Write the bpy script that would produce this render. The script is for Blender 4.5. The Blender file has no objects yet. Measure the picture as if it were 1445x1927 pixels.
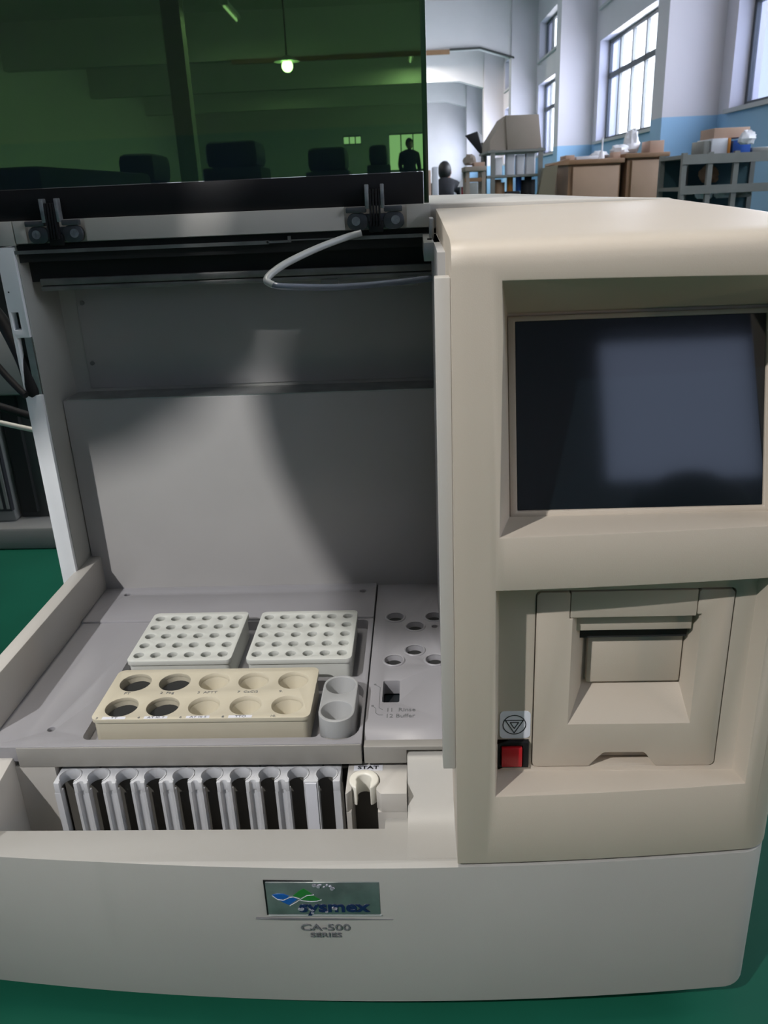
import bpy, bmesh, math, random
from mathutils import Vector, Matrix
random.seed(7)
S = bpy.context.scene
COL = S.collection
HC = 0.575                       # height of the camera over the floor; coordinates below are relative to the camera

# ------------------------------------------------------------------ materials
def mat(name, col, rough=.5, metal=0., noise=0., nscale=40., bump=0., bscale=400., spec=.5, emit=None, estr=0., coat=0., sheen=0.):
    m = bpy.data.materials.new(name); m.use_nodes = True
    nt = m.node_tree; b = nt.nodes['Principled BSDF']
    b.inputs['Base Color'].default_value = (*col, 1)
    b.inputs['Roughness'].default_value = rough
    b.inputs['Metallic'].default_value = metal
    b.inputs['Specular IOR Level'].default_value = spec
    b.inputs['Coat Weight'].default_value = coat
    if emit:
        b.inputs['Emission Color'].default_value = (*emit, 1); b.inputs['Emission Strength'].default_value = estr
    if noise or bump:
        tc = nt.nodes.new('ShaderNodeTexCoord')
    if noise:
        n = nt.nodes.new('ShaderNodeTexNoise'); n.inputs['Scale'].default_value = nscale; n.inputs['Detail'].default_value = 4
        nt.links.new(tc.outputs['Object'], n.inputs['Vector'])
        r = nt.nodes.new('ShaderNodeMapRange')
        r.inputs['From Min'].default_value = .3; r.inputs['From Max'].default_value = .7
        r.inputs['To Min'].default_value = 1 - noise; r.inputs['To Max'].default_value = 1 + noise
        nt.links.new(n.outputs['Fac'], r.inputs['Value'])
        x = nt.nodes.new('ShaderNodeVectorMath'); x.operation = 'SCALE'; x.inputs[0].default_value = col
        nt.links.new(r.outputs['Result'], x.inputs['Scale']); nt.links.new(x.outputs['Vector'], b.inputs['Base Color'])
    if bump:
        n2 = nt.nodes.new('ShaderNodeTexNoise'); n2.inputs['Scale'].default_value = bscale
        nt.links.new(tc.outputs['Object'], n2.inputs['Vector'])
        bp = nt.nodes.new('ShaderNodeBump'); bp.inputs['Strength'].default_value = bump; bp.inputs['Distance'].default_value = .0006
        nt.links.new(n2.outputs['Fac'], bp.inputs['Height']); nt.links.new(bp.outputs['Normal'], b.inputs['Normal'])
    return m

def clear(name, tint, gloss=.04, rough=.05):
    """thin tinted sheet: straight transmission plus a clear reflection"""
    m = bpy.data.materials.new(name); m.use_nodes = True; nt = m.node_tree
    nt.nodes.remove(nt.nodes['Principled BSDF'])
    t = nt.nodes.new('ShaderNodeBsdfTransparent'); t.inputs['Color'].default_value = (*tint, 1)
    g = nt.nodes.new('ShaderNodeBsdfGlossy'); g.inputs['Roughness'].default_value = rough
    f = nt.nodes.new('ShaderNodeFresnel'); f.inputs['IOR'].default_value = 1.0 + gloss * 12
    x = nt.nodes.new('ShaderNodeMixShader')
    gm = nt.nodes.new('ShaderNodeNewGeometry'); q = nt.nodes.new('ShaderNodeMath'); q.operation = 'SUBTRACT'; q.use_clamp = True
    nt.links.new(f.outputs[0], q.inputs[0]); nt.links.new(gm.outputs['Backfacing'], q.inputs[1])   # only the outer face reflects
    nt.links.new(q.outputs[0], x.inputs[0]); nt.links.new(t.outputs[0], x.inputs[1]); nt.links.new(g.outputs[0], x.inputs[2])
    nt.links.new(x.outputs[0], nt.nodes['Material Output'].inputs['Surface'])
    return m

M = {}
M['shell'] = mat('shell plastic', (.47, .45, .415), .42, noise=.03, nscale=6, bump=.10, bscale=1500)
M['cab'] = mat('cabinet plastic', (.50, .438, .36), .45, noise=.03, nscale=6, bump=.10, bscale=1500)
M['base'] = mat('base plastic', (.38, .37, .345), .42, noise=.04, nscale=7, bump=.10, bscale=1500)
M['panel'] = mat('inner panel enamel', (.40, .39, .38), .4, noise=.04, nscale=9)
M['sidep'] = mat('side wall enamel', (.40, .40, .37), .5, noise=.05, nscale=9)
M['white'] = mat('white enamel', (.84, .85, .87), .4, noise=.03, nscale=12)
M['deck'] = mat('deck plastic', (.28, .275, .29), .38, noise=.03, nscale=15, bump=.06, bscale=1500)
M['deckedge'] = mat('deck edge plastic', (.27, .26, .24), .4, noise=.03)
M['rackgrey'] = mat('grey rack plastic', (.50, .51, .53), .4, noise=.03, nscale=30)
M['rackwhite'] = mat('pale rack plastic', (.57, .58, .54), .38, noise=.03, nscale=30)
M['cream'] = mat('cream rack plastic', (.53, .485, .375), .36, noise=.03, nscale=30)
M['cup'] = mat('cup holder plastic', (.33, .335, .335), .4)
M['pocket_shade'] = mat('shaded pocket plastic', (.085, .08, .07), .6)  # shade inside the slots and pocket, put into the colour
M['ivory'] = mat('ivory nylon', (.72, .70, .62), .35)
M['black'] = mat('black plastic', (.010, .010, .011), .45, spec=.25)
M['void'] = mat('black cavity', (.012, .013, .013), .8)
M['rubber'] = mat('black rubber', (.014, .014, .015), .6, spec=.2)
M['metal'] = mat('grey sheet metal', (.42, .43, .42), .35, metal=.7, noise=.15, nscale=60)
M['hinge'] = mat('dark zinc casting', (.10, .105, .115), .38, metal=.5, noise=.2, nscale=90)
M['hingel'] = mat('worn zinc casting', (.30, .31, .32), .35, metal=.6, noise=.3, nscale=120)
M['bar'] = mat('dull steel bar', (.20, .20, .19), .45, metal=.5, noise=.2, nscale=50)
M['screen'] = mat('dark display glass', (.003, .006, .008), .07, spec=.9)
M['red'] = mat('red button plastic', (.42, .012, .018), .3)
M['labelw'] = mat('white label', (.66, .67, .72), .4)
M['ink'] = mat('black ink', (.012, .012, .015), .5)
M['inkgrey'] = mat('grey ink', (.13, .135, .14), .5)
M['badge'] = mat('silver badge', (.30, .33, .33), .28, metal=.75, noise=.25, nscale=50)
M['badgerim'] = mat('badge rim', (.55, .56, .56), .3, metal=.4)
M['logob'] = mat('logo blue', (.01, .09, .34), .3)
M['logog'] = mat('logo green', (.02, .17, .03), .3)
M['navy'] = mat('navy lettering', (.008, .018, .07), .3)
M['scuff'] = mat('scuffed foil', (.50, .47, .55), .3, metal=.5, noise=.5, nscale=500)
M['hose'] = mat('milky hose', (.42, .43, .42), .3)
M['clearhose'] = mat('clear hose', (.30, .34, .42), .12, spec=.9); M['clearhose'].node_tree.nodes['Principled BSDF'].inputs['Transmission Weight'].default_value = .5
M['lid'] = clear('smoked green acrylic', (.19, .285, .16), .045, .03)
M['lidedge'] = mat('dark green edge', (.006, .022, .008), .25)
M['screw'] = mat('screw steel', (.45, .45, .44), .3, metal=.8)

# setting
def floor_mat():
    m = mat('green floor paint', (.010, .100, .060), .42, spec=.15, noise=.25, nscale=2.5, bump=.1, bscale=60)
    return m
M['floor'] = floor_mat()
def wall_mat(name, top, low, z):
    m = bpy.data.materials.new(name); m.use_nodes = True; nt = m.node_tree; b = nt.nodes['Principled BSDF']
    b.inputs['Roughness'].default_value = .6
    g = nt.nodes.new('ShaderNodeNewGeometry'); s = nt.nodes.new('ShaderNodeSeparateXYZ'); nt.links.new(g.outputs['Position'], s.inputs[0])
    c = nt.nodes.new('ShaderNodeMath'); c.operation = 'GREATER_THAN'; c.inputs[1].default_value = z; nt.links.new(s.outputs['Z'], c.inputs[0])
    x = nt.nodes.new('ShaderNodeMix'); x.data_type = 'RGBA'; x.inputs['A'].default_value = (*low, 1); x.inputs['B'].default_value = (*top, 1)
    nt.links.new(c.outputs[0], x.inputs['Factor'])
    n = nt.nodes.new('ShaderNodeTexNoise'); n.inputs['Scale'].default_value = 1.7; n.inputs['Detail'].default_value = 5; nt.links.new(g.outputs['Position'], n.inputs['Vector'])
    mr = nt.nodes.new('ShaderNodeMapRange'); mr.inputs['To Min'].default_value = .93; mr.inputs['To Max'].default_value = 1.05; nt.links.new(n.outputs['Fac'], mr.inputs['Value'])
    sc = nt.nodes.new('ShaderNodeVectorMath'); sc.operation = 'SCALE'; nt.links.new(x.outputs['Result'], sc.inputs[0]); nt.links.new(mr.outputs['Result'], sc.inputs['Scale'])
    nt.links.new(sc.outputs['Vector'], b.inputs['Base Color'])
    return m
M['wall'] = wall_mat('painted wall', (.74, .70, .74), (.33, .56, .80), 1.095)
M['plaster'] = mat('white plaster', (.74, .72, .74), .7, noise=.03, nscale=2)
M['frame'] = mat('dark window frame', (.08, .09, .10), .5)
M['sill'] = mat('pale window sill', (.55, .55, .56), .6)
M['pane'] = clear('clear pane', (.93, .96, 1.0), .03, .02)
M['frost'] = clear('frosted pane', (.42, .46, .55), .03, .3)
M['plywood'] = mat('light plywood', (.46, .31, .21), .6, noise=.10, nscale=3)
M['wood'] = mat('brown wood', (.30, .17, .09), .55, noise=.15, nscale=5)
M['card'] = mat('grey brown cardboard', (.36, .30, .25), .8, noise=.05, nscale=5)
M['cardl'] = mat('pink brown cardboard', (.50, .34, .26), .8, noise=.06, nscale=5)
M['teal'] = mat('dark teal sheet', (.03, .085, .10), .6)
M['steel'] = mat('grey painted steel', (.22, .225, .21), .5, noise=.1, nscale=8)
M['steeld'] = mat('dark steel', (.05, .055, .06), .5, noise=.2, nscale=8)
M['bag'] = mat('white plastic bag', (.80, .80, .84), .3)
M['bluebox'] = mat('blue box', (.03, .11, .45), .4)
M['orange'] = mat('orange plastic', (.65, .26, .05), .4)
M['green2'] = mat('green grey olive steel', (.20, .17, .11), .5)
M['cloth'] = mat('black cloth', (.008, .009, .013), .85)
M['skin'] = mat('skin', (.42, .26, .19), .5)
M['hair'] = mat('black hair', (.01, .009, .009), .5)
M['equip'] = mat('grey instrument casing', (.22, .22, .21), .5, noise=.05, nscale=9)
M['equipd'] = mat('dark instrument casing', (.05, .052, .05), .5, noise=.1, nscale=9)
M['dust'] = mat('dusty black', (.025, .025, .03), .6)
M['bulb'] = mat('glowing lamp', (.9, .9, .9), .5, emit=(.85, 1., .75), estr=60)
M['tube'] = mat('fluorescent tube', (.9, .9, .9), .5, emit=(1., .95, .88), estr=4)
M['lampmetal'] = mat('lamp enamel', (.6, .6, .58), .4)

# ------------------------------------------------------------------ mesh helpers
class MB:
    def __init__(s): s.bm = bmesh.new()
    def hexa(s, p):   # p: 8 points, bottom loop 0-3, top loop 4-7
        v = [s.bm.verts.new(q) for q in p]
        for f in ((3,2,1,0),(4,5,6,7),(0,1,5,4),(1,2,6,5),(2,3,7,6),(3,0,4,7)): s.bm.faces.new([v[i] for i in f])
        return s
    def box(s, x0, x1, y0, y1, z0, z1):
        return s.hexa([(x0,y0,z0),(x1,y0,z0),(x1,y1,z0),(x0,y1,z0),(x0,y0,z1),(x1,y0,z1),(x1,y1,z1),(x0,y1,z1)])
    def prism(s, poly, ax, a, b):
        """poly of 2D points swept along axis ax from a to b"""
        def P(u, v, w): return {'x': (w,u,v), 'y': (u,w,v), 'z': (u,v,w)}[ax]
        n = len(poly)
        A = [s.bm.verts.new(P(u,v,a)) for u,v in poly]; B = [s.bm.verts.new(P(u,v,b)) for u,v in poly]
        fs = [s.bm.faces.new(A[::-1]), s.bm.faces.new(B)]
        for i in range(n): fs.append(s.bm.faces.new((A[i],A[(i+1)%n],B[(i+1)%n],B[i])))
        bmesh.ops.recalc_face_normals(s.bm, faces=fs)
        return s
    def cone(s, p0, p1, r0, r1, seg=24, sx=1.):
        p0 = Vector(p0); p1 = Vector(p1); d = (p1-p0).normalized()
        a = d.orthogonal().normalized()
        if abs(d.z) > .99: a = Vector((1,0,0))
        b = d.cross(a)
        A = []; B = []
        for i in range(seg):
            t = 2*math.pi*i/seg; o = a*math.cos(t)*sx + b*math.sin(t)
            A.append(s.bm.verts.new(p0+o*r0)); B.append(s.bm.verts.new(p1+o*r1))
        fs = [s.bm.faces.new(A), s.bm.faces.new(B)]
        for i in range(seg): fs.append(s.bm.faces.new((A[i],A[(i+1)%seg],B[(i+1)%seg],B[i])))
        bmesh.ops.recalc_face_normals(s.bm, faces=fs)
        return s
    def cyl(s, p0, p1, r, seg=24): return s.cone(p0, p1, r, r, seg)
    def ring(s, c, prof, seg=28):
        """lathe of closed profile [(r,z)] around vertical axis at c"""
        L = []
        for i in range(seg):
            t = 2*math.pi*i/seg
            L.append([s.bm.verts.new((c[0]+r*math.cos(t), c[1]+r*math.sin(t), c[2]+z)) for r,z in prof])
        n = len(prof); fs = []
        for i in range(seg):
            for j in range(n): fs.append(s.bm.faces.new((L[i][j], L[(i+1)%seg][j], L[(i+1)%seg][(j+1)%n], L[i][(j+1)%n])))
        bmesh.ops.recalc_face_normals(s.bm, faces=fs)
        return s
    def sphere(s, c, r, sc=(1,1,1), seg=20):
        m = Matrix.Translation(c) @ Matrix.Diagonal((sc[0],sc[1],sc[2],1))
        bmesh.ops.create_uvsphere(s.bm, u_segments=seg, v_segments=seg//2, radius=r, matrix=m); return s
    def tube(s, pts, r, seg=12):
        P = [Vector(p) for p in catmull(pts)]
        rings = []; up = Vector((0,0,1)); prev = None
        for i,p in enumerate(P):
            d = (P[min(i+1,len(P)-1)]-P[max(i-1,0)]).normalized()
            a = prev - d*prev.dot(d) if prev else d.orthogonal()
            a.normalize(); prev = a; b = d.cross(a)
            rings.append([s.bm.verts.new(p+(a*math.cos(2*math.pi*k/seg)+b*math.sin(2*math.pi*k/seg))*r) for k in range(seg)])
        fs = []
        for i in range(len(rings)-1):
            for k in range(seg): fs.append(s.bm.faces.new((rings[i][k],rings[i][(k+1)%seg],rings[i+1][(k+1)%seg],rings[i+1][k])))
        fs.append(s.bm.faces.new(rings[0])); fs.append(s.bm.faces.new(rings[-1]))
        bmesh.ops.recalc_face_normals(s.bm, faces=fs)
        return s
def catmull(p, n=8):
    out = []
    for i in range(len(p)-1):
        a = Vector(p[max(i-1,0)]); b = Vector(p[i]); c = Vector(p[i+1]); d = Vector(p[min(i+2,len(p)-1)])
        for k in range(n):
            t = k/n
            out.append(.5*((2*b)+(c-a)*t+(2*a-5*b+4*c-d)*t*t+(3*b-a-3*c+d)*t**3))
    out.append(Vector(p[-1])); return out
def rrect(x0, x1, y0, y1, r, n=5):
    out = []
    for cx,cy,a in ((x1-r,y0+r,-90),(x1-r,y1-r,0),(x0+r,y1-r,90),(x0+r,y0+r,180)):
        for k in range(n+1):
            t = math.radians(a+90*k/n); out.append((cx+r*math.cos(t), cy+r*math.sin(t)))
    return out

ORG = {}
def root_org(o):
    while o.parent: o = o.parent
    return ORG[o.name]
def smooth(me, ang=35):
    for p in me.polygons: p.use_smooth = True
    bm = bmesh.new(); bm.from_mesh(me)
    for e in bm.edges:
        if len(e.link_faces) == 2 and e.calc_face_angle(0) > math.radians(ang): e.smooth = False
        elif len(e.link_faces) != 2: e.smooth = False
    bm.to_mesh(me); bm.free()
def build(mb, name, m, parent=None, org=(0,0,0), cut=(), bevel=0., bseg=2, label=None, sm=35, rot=0., kind=None):
    """link the collected shapes as ONE mesh object; parts take their thing's origin"""
    O = Vector(root_org(parent)) if parent else Vector(org)
    me = bpy.data.meshes.new(name)
    bmesh.ops.translate(mb.bm, verts=mb.bm.verts, vec=-O)
    mb.bm.to_mesh(me); mb.bm.free()
    o = bpy.data.objects.new(name, me); COL.objects.link(o)
    tmp = []
    for c in cut:
        cm = bpy.data.meshes.new('cut'); bmesh.ops.translate(c.bm, verts=c.bm.verts, vec=-O)
        bmesh.ops.recalc_face_normals(c.bm, faces=c.bm.faces)
        c.bm.to_mesh(cm); c.bm.free()
        co = bpy.data.objects.new('cut', cm); COL.objects.link(co); tmp.append(co)
        b = o.modifiers.new('b', 'BOOLEAN'); b.operation = 'DIFFERENCE'; b.solver = 'EXACT'; b.object = co
    if bevel:
        b = o.modifiers.new('bv', 'BEVEL'); b.width = bevel; b.segments = bseg; b.limit_method = 'ANGLE'; b.angle_limit = math.radians(38)
        b.harden_normals = False
    if tmp or bevel:
        dg = bpy.context.evaluated_depsgraph_get(); dg.update()
        nm = bpy.data.meshes.new_from_object(o.evaluated_get(dg)); o.modifiers.clear(); o.data = nm; nm.name = name
        for t in tmp: bpy.data.objects.remove(t)
    o.data.materials.clear(); o.data.materials.append(m)
    smooth(o.data, sm)
    if parent: o.parent = parent
    else: o.location = O; ORG[o.name] = tuple(O)
    if label: o['label'] = label
    if kind: o['kind'] = kind
    return o
def thing(name, label, cat, org, group=None):
    o = bpy.data.objects.new(name, None); COL.objects.link(o); o.location = org; o.empty_display_size = .05
    ORG[o.name] = tuple(org); o['label'] = label; o['category'] = cat
    if group: o['group'] = group
    return o
def tag(o, label, cat, group=None):
    o['label'] = label; o['category'] = cat
    if group: o['group'] = group
    return o
def text(s, name, m, parent, size, mw, depth=.0003, label=None, sx=1., align='CENTER', offset=0., shear=0.):
    """lettering as mesh; mw maps the text plane to camera-relative space"""
    c = bpy.data.curves.new(name, 'FONT'); c.body = s; c.size = size; c.extrude = depth; c.align_x = align; c.align_y = 'CENTER'; c.offset = offset; c.shear = shear
    c.resolution_u = 3
    t = bpy.data.objects.new('t', c); COL.objects.link(t)
    dg = bpy.context.evaluated_depsgraph_get(); dg.update()
    me = bpy.data.meshes.new_from_object(t.evaluated_get(dg)); bpy.data.objects.remove(t)
    me.transform(Matrix.Translation(-Vector(root_org(parent))) @ mw @ Matrix.Diagonal((sx,1,1,1)))
    me.materials.clear(); me.materials.append(m)
    o = bpy.data.objects.new(name, me); COL.objects.link(o); o.parent = parent
    if label: o['label'] = label
    return o
def on_front(x, y, z): return Matrix.Translation((x,y,z)) @ Matrix.Rotation(math.radians(90), 4, 'X')
def on_top(x, y, z): return Matrix.Translation((x,y,z))

# ================================================================== THE ANALYZER
XL, XR, XC = -.357, .2285, .0165     # chamber left wall, right side, cabinet's left side
YB, YR, YE = .783, .745, .93         # back panel, rail front, rear
ZD = -.39                            # deck
def yf(x): return .4235 + .2*(x+.045)**2
AN = thing('coagulation_analyzer', 'large beige laboratory analyzer with raised green lid, open sample chamber and dark display', 'laboratory analyzer', (-.07, .68, -.575))

def plan(x0, x1, rl, rr, n=24):
    pts = []
    if rl:
        for k in range(6):
            t = math.radians(90*k/6); pts.append((x0+rl-rl*math.cos(t), yf(x0+rl)+rl-rl*math.sin(t)))
    a, b = x0+rl, x1-rr
    for k in range(n+1): x = a+(b-a)*k/n; pts.append((x, yf(x)))
    if rr:
        for k in range(1, 9):
            t = math.radians(90*k/8); pts.append((x1-rr+rr*math.sin(t), yf(x1-rr)+rr-rr*math.cos(t)))
    return pts
# -- base, with the sample pocket and the sunk ledge
pl = plan(-.372, XR, .02, .022) + [(XR, YE), (-.372, YE)]
mb = MB().prism(pl, 'z', -.549, -.4235)
ledge = MB().hexa([(-.345,.4305,-.4236),(XC,.4305,-.4236),(XC,.53,-.4465),(-.345,.53,-.4465),(-.345,.4305,-.40),(XC,.4305,-.40),(XC,.53,-.40),(-.345,.53,-.40)])
pocket = MB().box(-.3275, -.0345, .4705, .522, -.50, -.40); pocket2 = MB().box(-.3255, -.0350, .515, .565, -.4995, -.4262)
build(mb, 'base_housing', M['base'], AN, cut=[ledge, pocket, pocket2], bevel=.0025, bseg=3)
for fx in (-.30, .16):
    for fy in (.50, .86):
        build(MB().cyl((fx,fy,-.575),(fx,fy,-.548),.018,20), 'foot', M['rubber'], AN)
build(MB().prism([(.4330,-.4240),(.450,-.4280),(.462,-.4305),(.4705,-.4315),(.480,-.4290),(.491,-.4210),(.502,-.4090),(.509,-.4020),(.515,-.3995),(.53,-.3992),(.53,-.47),(.4330,-.47)], 'x', -.0175, XC), 'ramp', M['base'], AN, sm=60)
build(MB().prism([(.436,-.425),(.452,-.416),(.48,-.405),(.514,-.4),(.54,-.4),(.54,-.49),(.436,-.49)], 'x', -.372, -.326), 'side_block', M['shell'], AN, bevel=.0015)
# -- left body wall
build(MB().box(-.3605, -.346, .53, .79, -.43, -.349), 'tub_wall', M['shell'], AN, bevel=.002)
build(MB().box(-.372, XR-.001, .53, .928, -.4236, -.412), 'chassis', M['void'], AN)
# -- decks
dl = MB().box(-.3465, -.0522, .5135, YB+.002, -.4033, ZD)
r1 = MB().prism(rrect(-.2745, -.0570, .606, .7075, .006), 'z', -.400, -.38)
r2 = MB().prism(rrect(-.2735, -.0850, .522, .6005, .006), 'z', -.400, -.38)
r3 = MB().prism(rrect(-.0895, -.0545, .5185, .5985, .0165), 'z', -.400, -.38)
holes = [MB().cyl((x,y,-.397),(x,y,-.38),.0032,16) for x,y in ((-.318,.768),(-.066,.766),(-.303,.536))]
deckL = build(dl, 'deck', M['deck'], AN, cut=[r1, r2, r3] + holes, bevel=.0008, label='left deck with rack recesses')
build(MB().box(-.3465, -.0522, .7095, YB+.001, ZD-.002, ZD+.0022), 'deck_step', M['deck'], AN, bevel=.0012,
      cut=[MB().cyl((x,y,-.3925),(x,y,-.38),.0032,16) for x,y in ((-.318,.768),(-.066,.766))])
for x,y in ((-.318,.768),(-.066,.766),(-.303,.536)):
    build(MB().cyl((x,y,-.3965),(x,y,-.3935),.0027,12), 'screw', M['screw'], AN)
hl = [(-.0308,.7103),(-.0114,.6917),(-.0119,.6478),(-.0304,.6311),(.0072,.7099),(.0064,.6309)]
dr = MB().prism([(.521,-.4033),(.521,-.3955),(.5385,ZD),(YB+.002,ZD),(YB+.002,-.4033)], 'x', -.0508, XC-.001)
cuts = [MB().cone((x,y,-.41),(x,y,-.3885),.0058,.0085,28) for x,y in hl]
cuts.append(MB().prism(rrect(-.0385,-.0242,.567,.599,.0018), 'z', -.41, -.38))
cuts.append(MB().cyl((.0074,.6915,-.41),(.0074,.6915,-.38),.0030,16))
deckR = build(dr, 'deck', M['deck'], AN, cut=cuts, bevel=.0006, label='right deck with six round ports')
for x,y in hl:
    build(MB().ring((x,y,ZD), [(.0083,-.001),(.0102,-.001),(.0102,.0004),(.0094,.0012),(.0083,.0008)]), 'port_rim', M['deck'], AN)
for x,y in hl: build(MB().cyl((x,y,-.3975),(x,y,-.3945),.0076,24), 'port_hole', M['void'], AN)
build(MB().box(-.0385,-.0242,.567,.599,-.407,-.404), 'window_glass', M['screen'], AN)
# front skirts of the decks
build(MB().box(-.322, -.0524, .5125, .522, -.4085, -.3905), 'deck_front', M['deckedge'], AN, bevel=.0008)
build(MB().prism([(-.0506,-.4080),(-.0178,-.4080),(-.0178,-.3962),(.0150,-.3962),(.0150,-.3925),(-.0506,-.3925)], 'y', .5125, .5215), 'deck_front', M['deckedge'], AN, bevel=.0008)
# -- the printed guide lines on the right deck
z = ZD+.0001
def strip(mb, pts, w):
    for (a, b) in zip(pts[:-1], pts[1:]):
        a = Vector((*a, z)); b = Vector((*b, z)); d = (b-a).normalized(); n = Vector((-d.y,d.x,0))*w/2
        mb.prism([(a+n).xy, (a-n).xy, (b-n).xy, (b+n).xy], 'z', z, z+.0001)
gl = MB(); strip(gl, [(-.0448,.5925),(-.0408,.5885),(-.0405,.5595),(-.0375,.5565)], .0004); strip(gl, [(-.0452,.5612),(-.0432,.5585),(-.0430,.5525),(-.0405,.5495),(-.0370,.5495)], .0004)
gl.cyl((-.0453,.5932,z),(-.0453,.5932,z+.0001),.0011,14); gl.cyl((-.0460,.5622,z),(-.0460,.5622,z+.0001),.0011,14)
build(gl, 'guide_marks', M['inkgrey'], AN)
text('11  Rinse', 'lettering', M['inkgrey'], AN, .0068, on_top(-.0350,.5562,z+.0001), .0001, sx=.95, align='LEFT')
text('12 Buffer', 'lettering', M['inkgrey'], AN, .0068, on_top(-.0352,.5480,z+.0001), .0001, sx=.95, align='LEFT')

# -- chamber: back panels, ledge, side panel
build(MB().box(-.356, XC, YB, YB+.04, -.415, -.1797), 'back_panel', M['panel'], AN, bevel=.0012, label='lower back panel')
ub = MB().box(-.340, XC, .820, .826, -.176, -.062)
build(ub, 'back_panel', M['panel'], AN, label='upper back panel set deeper', bevel=.0008)
build(MB().box(XL-.001, XC, .8215, .86, -.20, -.03), 'back_wall', M['sidep'], AN)
for x,zz in ((-.334,-.090),(-.334,-.150)): build(MB().cyl((x,.8185,zz),(x,.8205,zz),.0022,12), 'screw', M['bar'], AN)
build(MB().box(-.352, XC, .7835, .8195, -.1800, -.1790), 'ledge_plate', M['metal'], AN)
sp = MB().box(-.3735, -.3578, YR, .93, -.4236, -.0320)
slot = MB().box(-.3712, -.3640, YR-.01, YR+.012, -.1040, -.0880)
chan = MB().hexa([(-.3715,YR-.01,-.1648),(-.350,YR-.01,-.1648),(-.350,YR+.02,-.1648),(-.3715,YR+.02,-.1648),(-.3700,YR-.01,-.1110),(-.350,YR-.01,-.1110),(-.350,YR+.02,-.1110),(-.3700,YR+.02,-.1110)])
side = build(sp, 'side_panel', M['white'], AN, cut=[slot, chan], bevel=.0006)
build(MB().box(-.3712, -.3640, YR+.0105, YR+.0118, -.1040, -.0880), 'slot_back', M['void'], side)
build(MB().box(-.3575, -.3568, YR+.004, .86, -.36, -.031), 'side_lining', M['sidep'], AN)
build(MB().box(-.3645, -.3582, YR+.003, YR+.0185, -.1648, -.1110), 'channel_liner', M['metal'], AN)
build(MB().box(-.3708, -.3648, YR+.008, YR+.019, -.1646, -.1112), 'channel_gap', M['void'], AN)
build(MB().cyl((-.3665,YR-.0006,-.3612),(-.3665,YR+.002,-.3612),.003,16), 'plug', M['black'], AN)
build(MB().cyl((-.3690,YR-.0004,-.0700),(-.3690,YR+.002,-.0700),.0007,10), 'pin_hole', M['black'], AN)
build(MB().box(XC+.004, XR-.0008, .7515, .8615, -.4236, -.031), 'cabinet_rear', M['cab'], AN)
# rear housing
build(MB().box(-.372, XR-.002, .8605, .929, -.4236, -.031), 'rear_housing', M['shell'], AN)
xs = [-.372, XC+.002, .06, .10, .15, .19, .215, XR]
zf = [-.0106, -.0106, -.0110, -.0114, -.0122, -.0130, -.0142, -.019]
zr = [-.005, -.005, -.0055, -.0068, -.0105, -.0135, -.0165, -.022]
bm = MB()
def loft(mb, secs):
    """secs: list of closed loops with equal counts"""
    L = [[mb.bm.verts.new(p) for p in s] for s in secs]; n = len(L[0]); fs = []
    for a, b in zip(L[:-1], L[1:]):
        for j in range(n): fs.append(mb.bm.faces.new((a[j], a[(j+1)%n], b[(j+1)%n], b[j])))
    fs.append(mb.bm.faces.new(L[0][::-1])); fs.append(mb.bm.faces.new(L[-1]))
    bmesh.ops.recalc_face_normals(mb.bm, faces=fs); return mb
loft(bm, [[(x,.7525,-.031),(x,.7525,a),(x,.93,b),(x,.93,-.031)] for x,a,b in zip(xs,zf,zr)])
build(bm, 'rear_cover', M['shell'], AN, bevel=.0015, sm=50)
# hinge rail across the top of the opening
hr = MB().box(-.3535, .0115, YR, .7585, -.0292, -.0104)
hx = [(-.3162, 0), (-.0354, 1)]
cut = [MB().prism(rrect(cx-.0267, cx+.0267, -.0328, .01, .004), 'y', YR-.01, YR+.005) for cx,_ in hx]
build(hr, 'hinge_rail', M['shell'], AN, cut=cut, bevel=.0006)
build(MB().box(-.3735, -.3545, YR, .7585, -.0305, -.0104), 'rail_corner', M['shell'], AN, bevel=.0006)
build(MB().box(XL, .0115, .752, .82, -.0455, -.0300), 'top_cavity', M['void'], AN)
# thin strips below it
st = MB().box(-.3605, -.130, YR+.002, YR+.006, -.0382, -.0352); st.box(-.132, -.112, YR+.002, YR+.006, -.0374, -.0356); st.box(-.113, -.1105, YR+.002, YR+.006, -.0374, -.0322); st.box(-.060, .0115, YR+.002, YR+.006, -.0375, -.0345); st.box(-.112, -.058, YR+.0035, YR+.005, -.0362, -.0352)
build(st, 'trim_strip', M['bar'], AN)
build(MB().box(-.3475, XC, .7640, .7675, -.0672, -.0610), 'front_bar', M['bar'], AN, bevel=.0012)
build(MB().box(-.3475, XC, .7645, .7690, -.0722, -.0680), 'front_bar', M['bar'], AN, bevel=.001)
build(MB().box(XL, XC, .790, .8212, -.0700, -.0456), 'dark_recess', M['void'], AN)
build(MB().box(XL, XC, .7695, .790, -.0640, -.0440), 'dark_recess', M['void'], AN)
for x0,x1 in ((-.0882,-.0727),(-.017,-.0006)):
    build(MB().box(x0,x1,.7630,.7665,-.0795,-.0712), 'hose_clip', M['bar'], AN, bevel=.0006)
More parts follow.
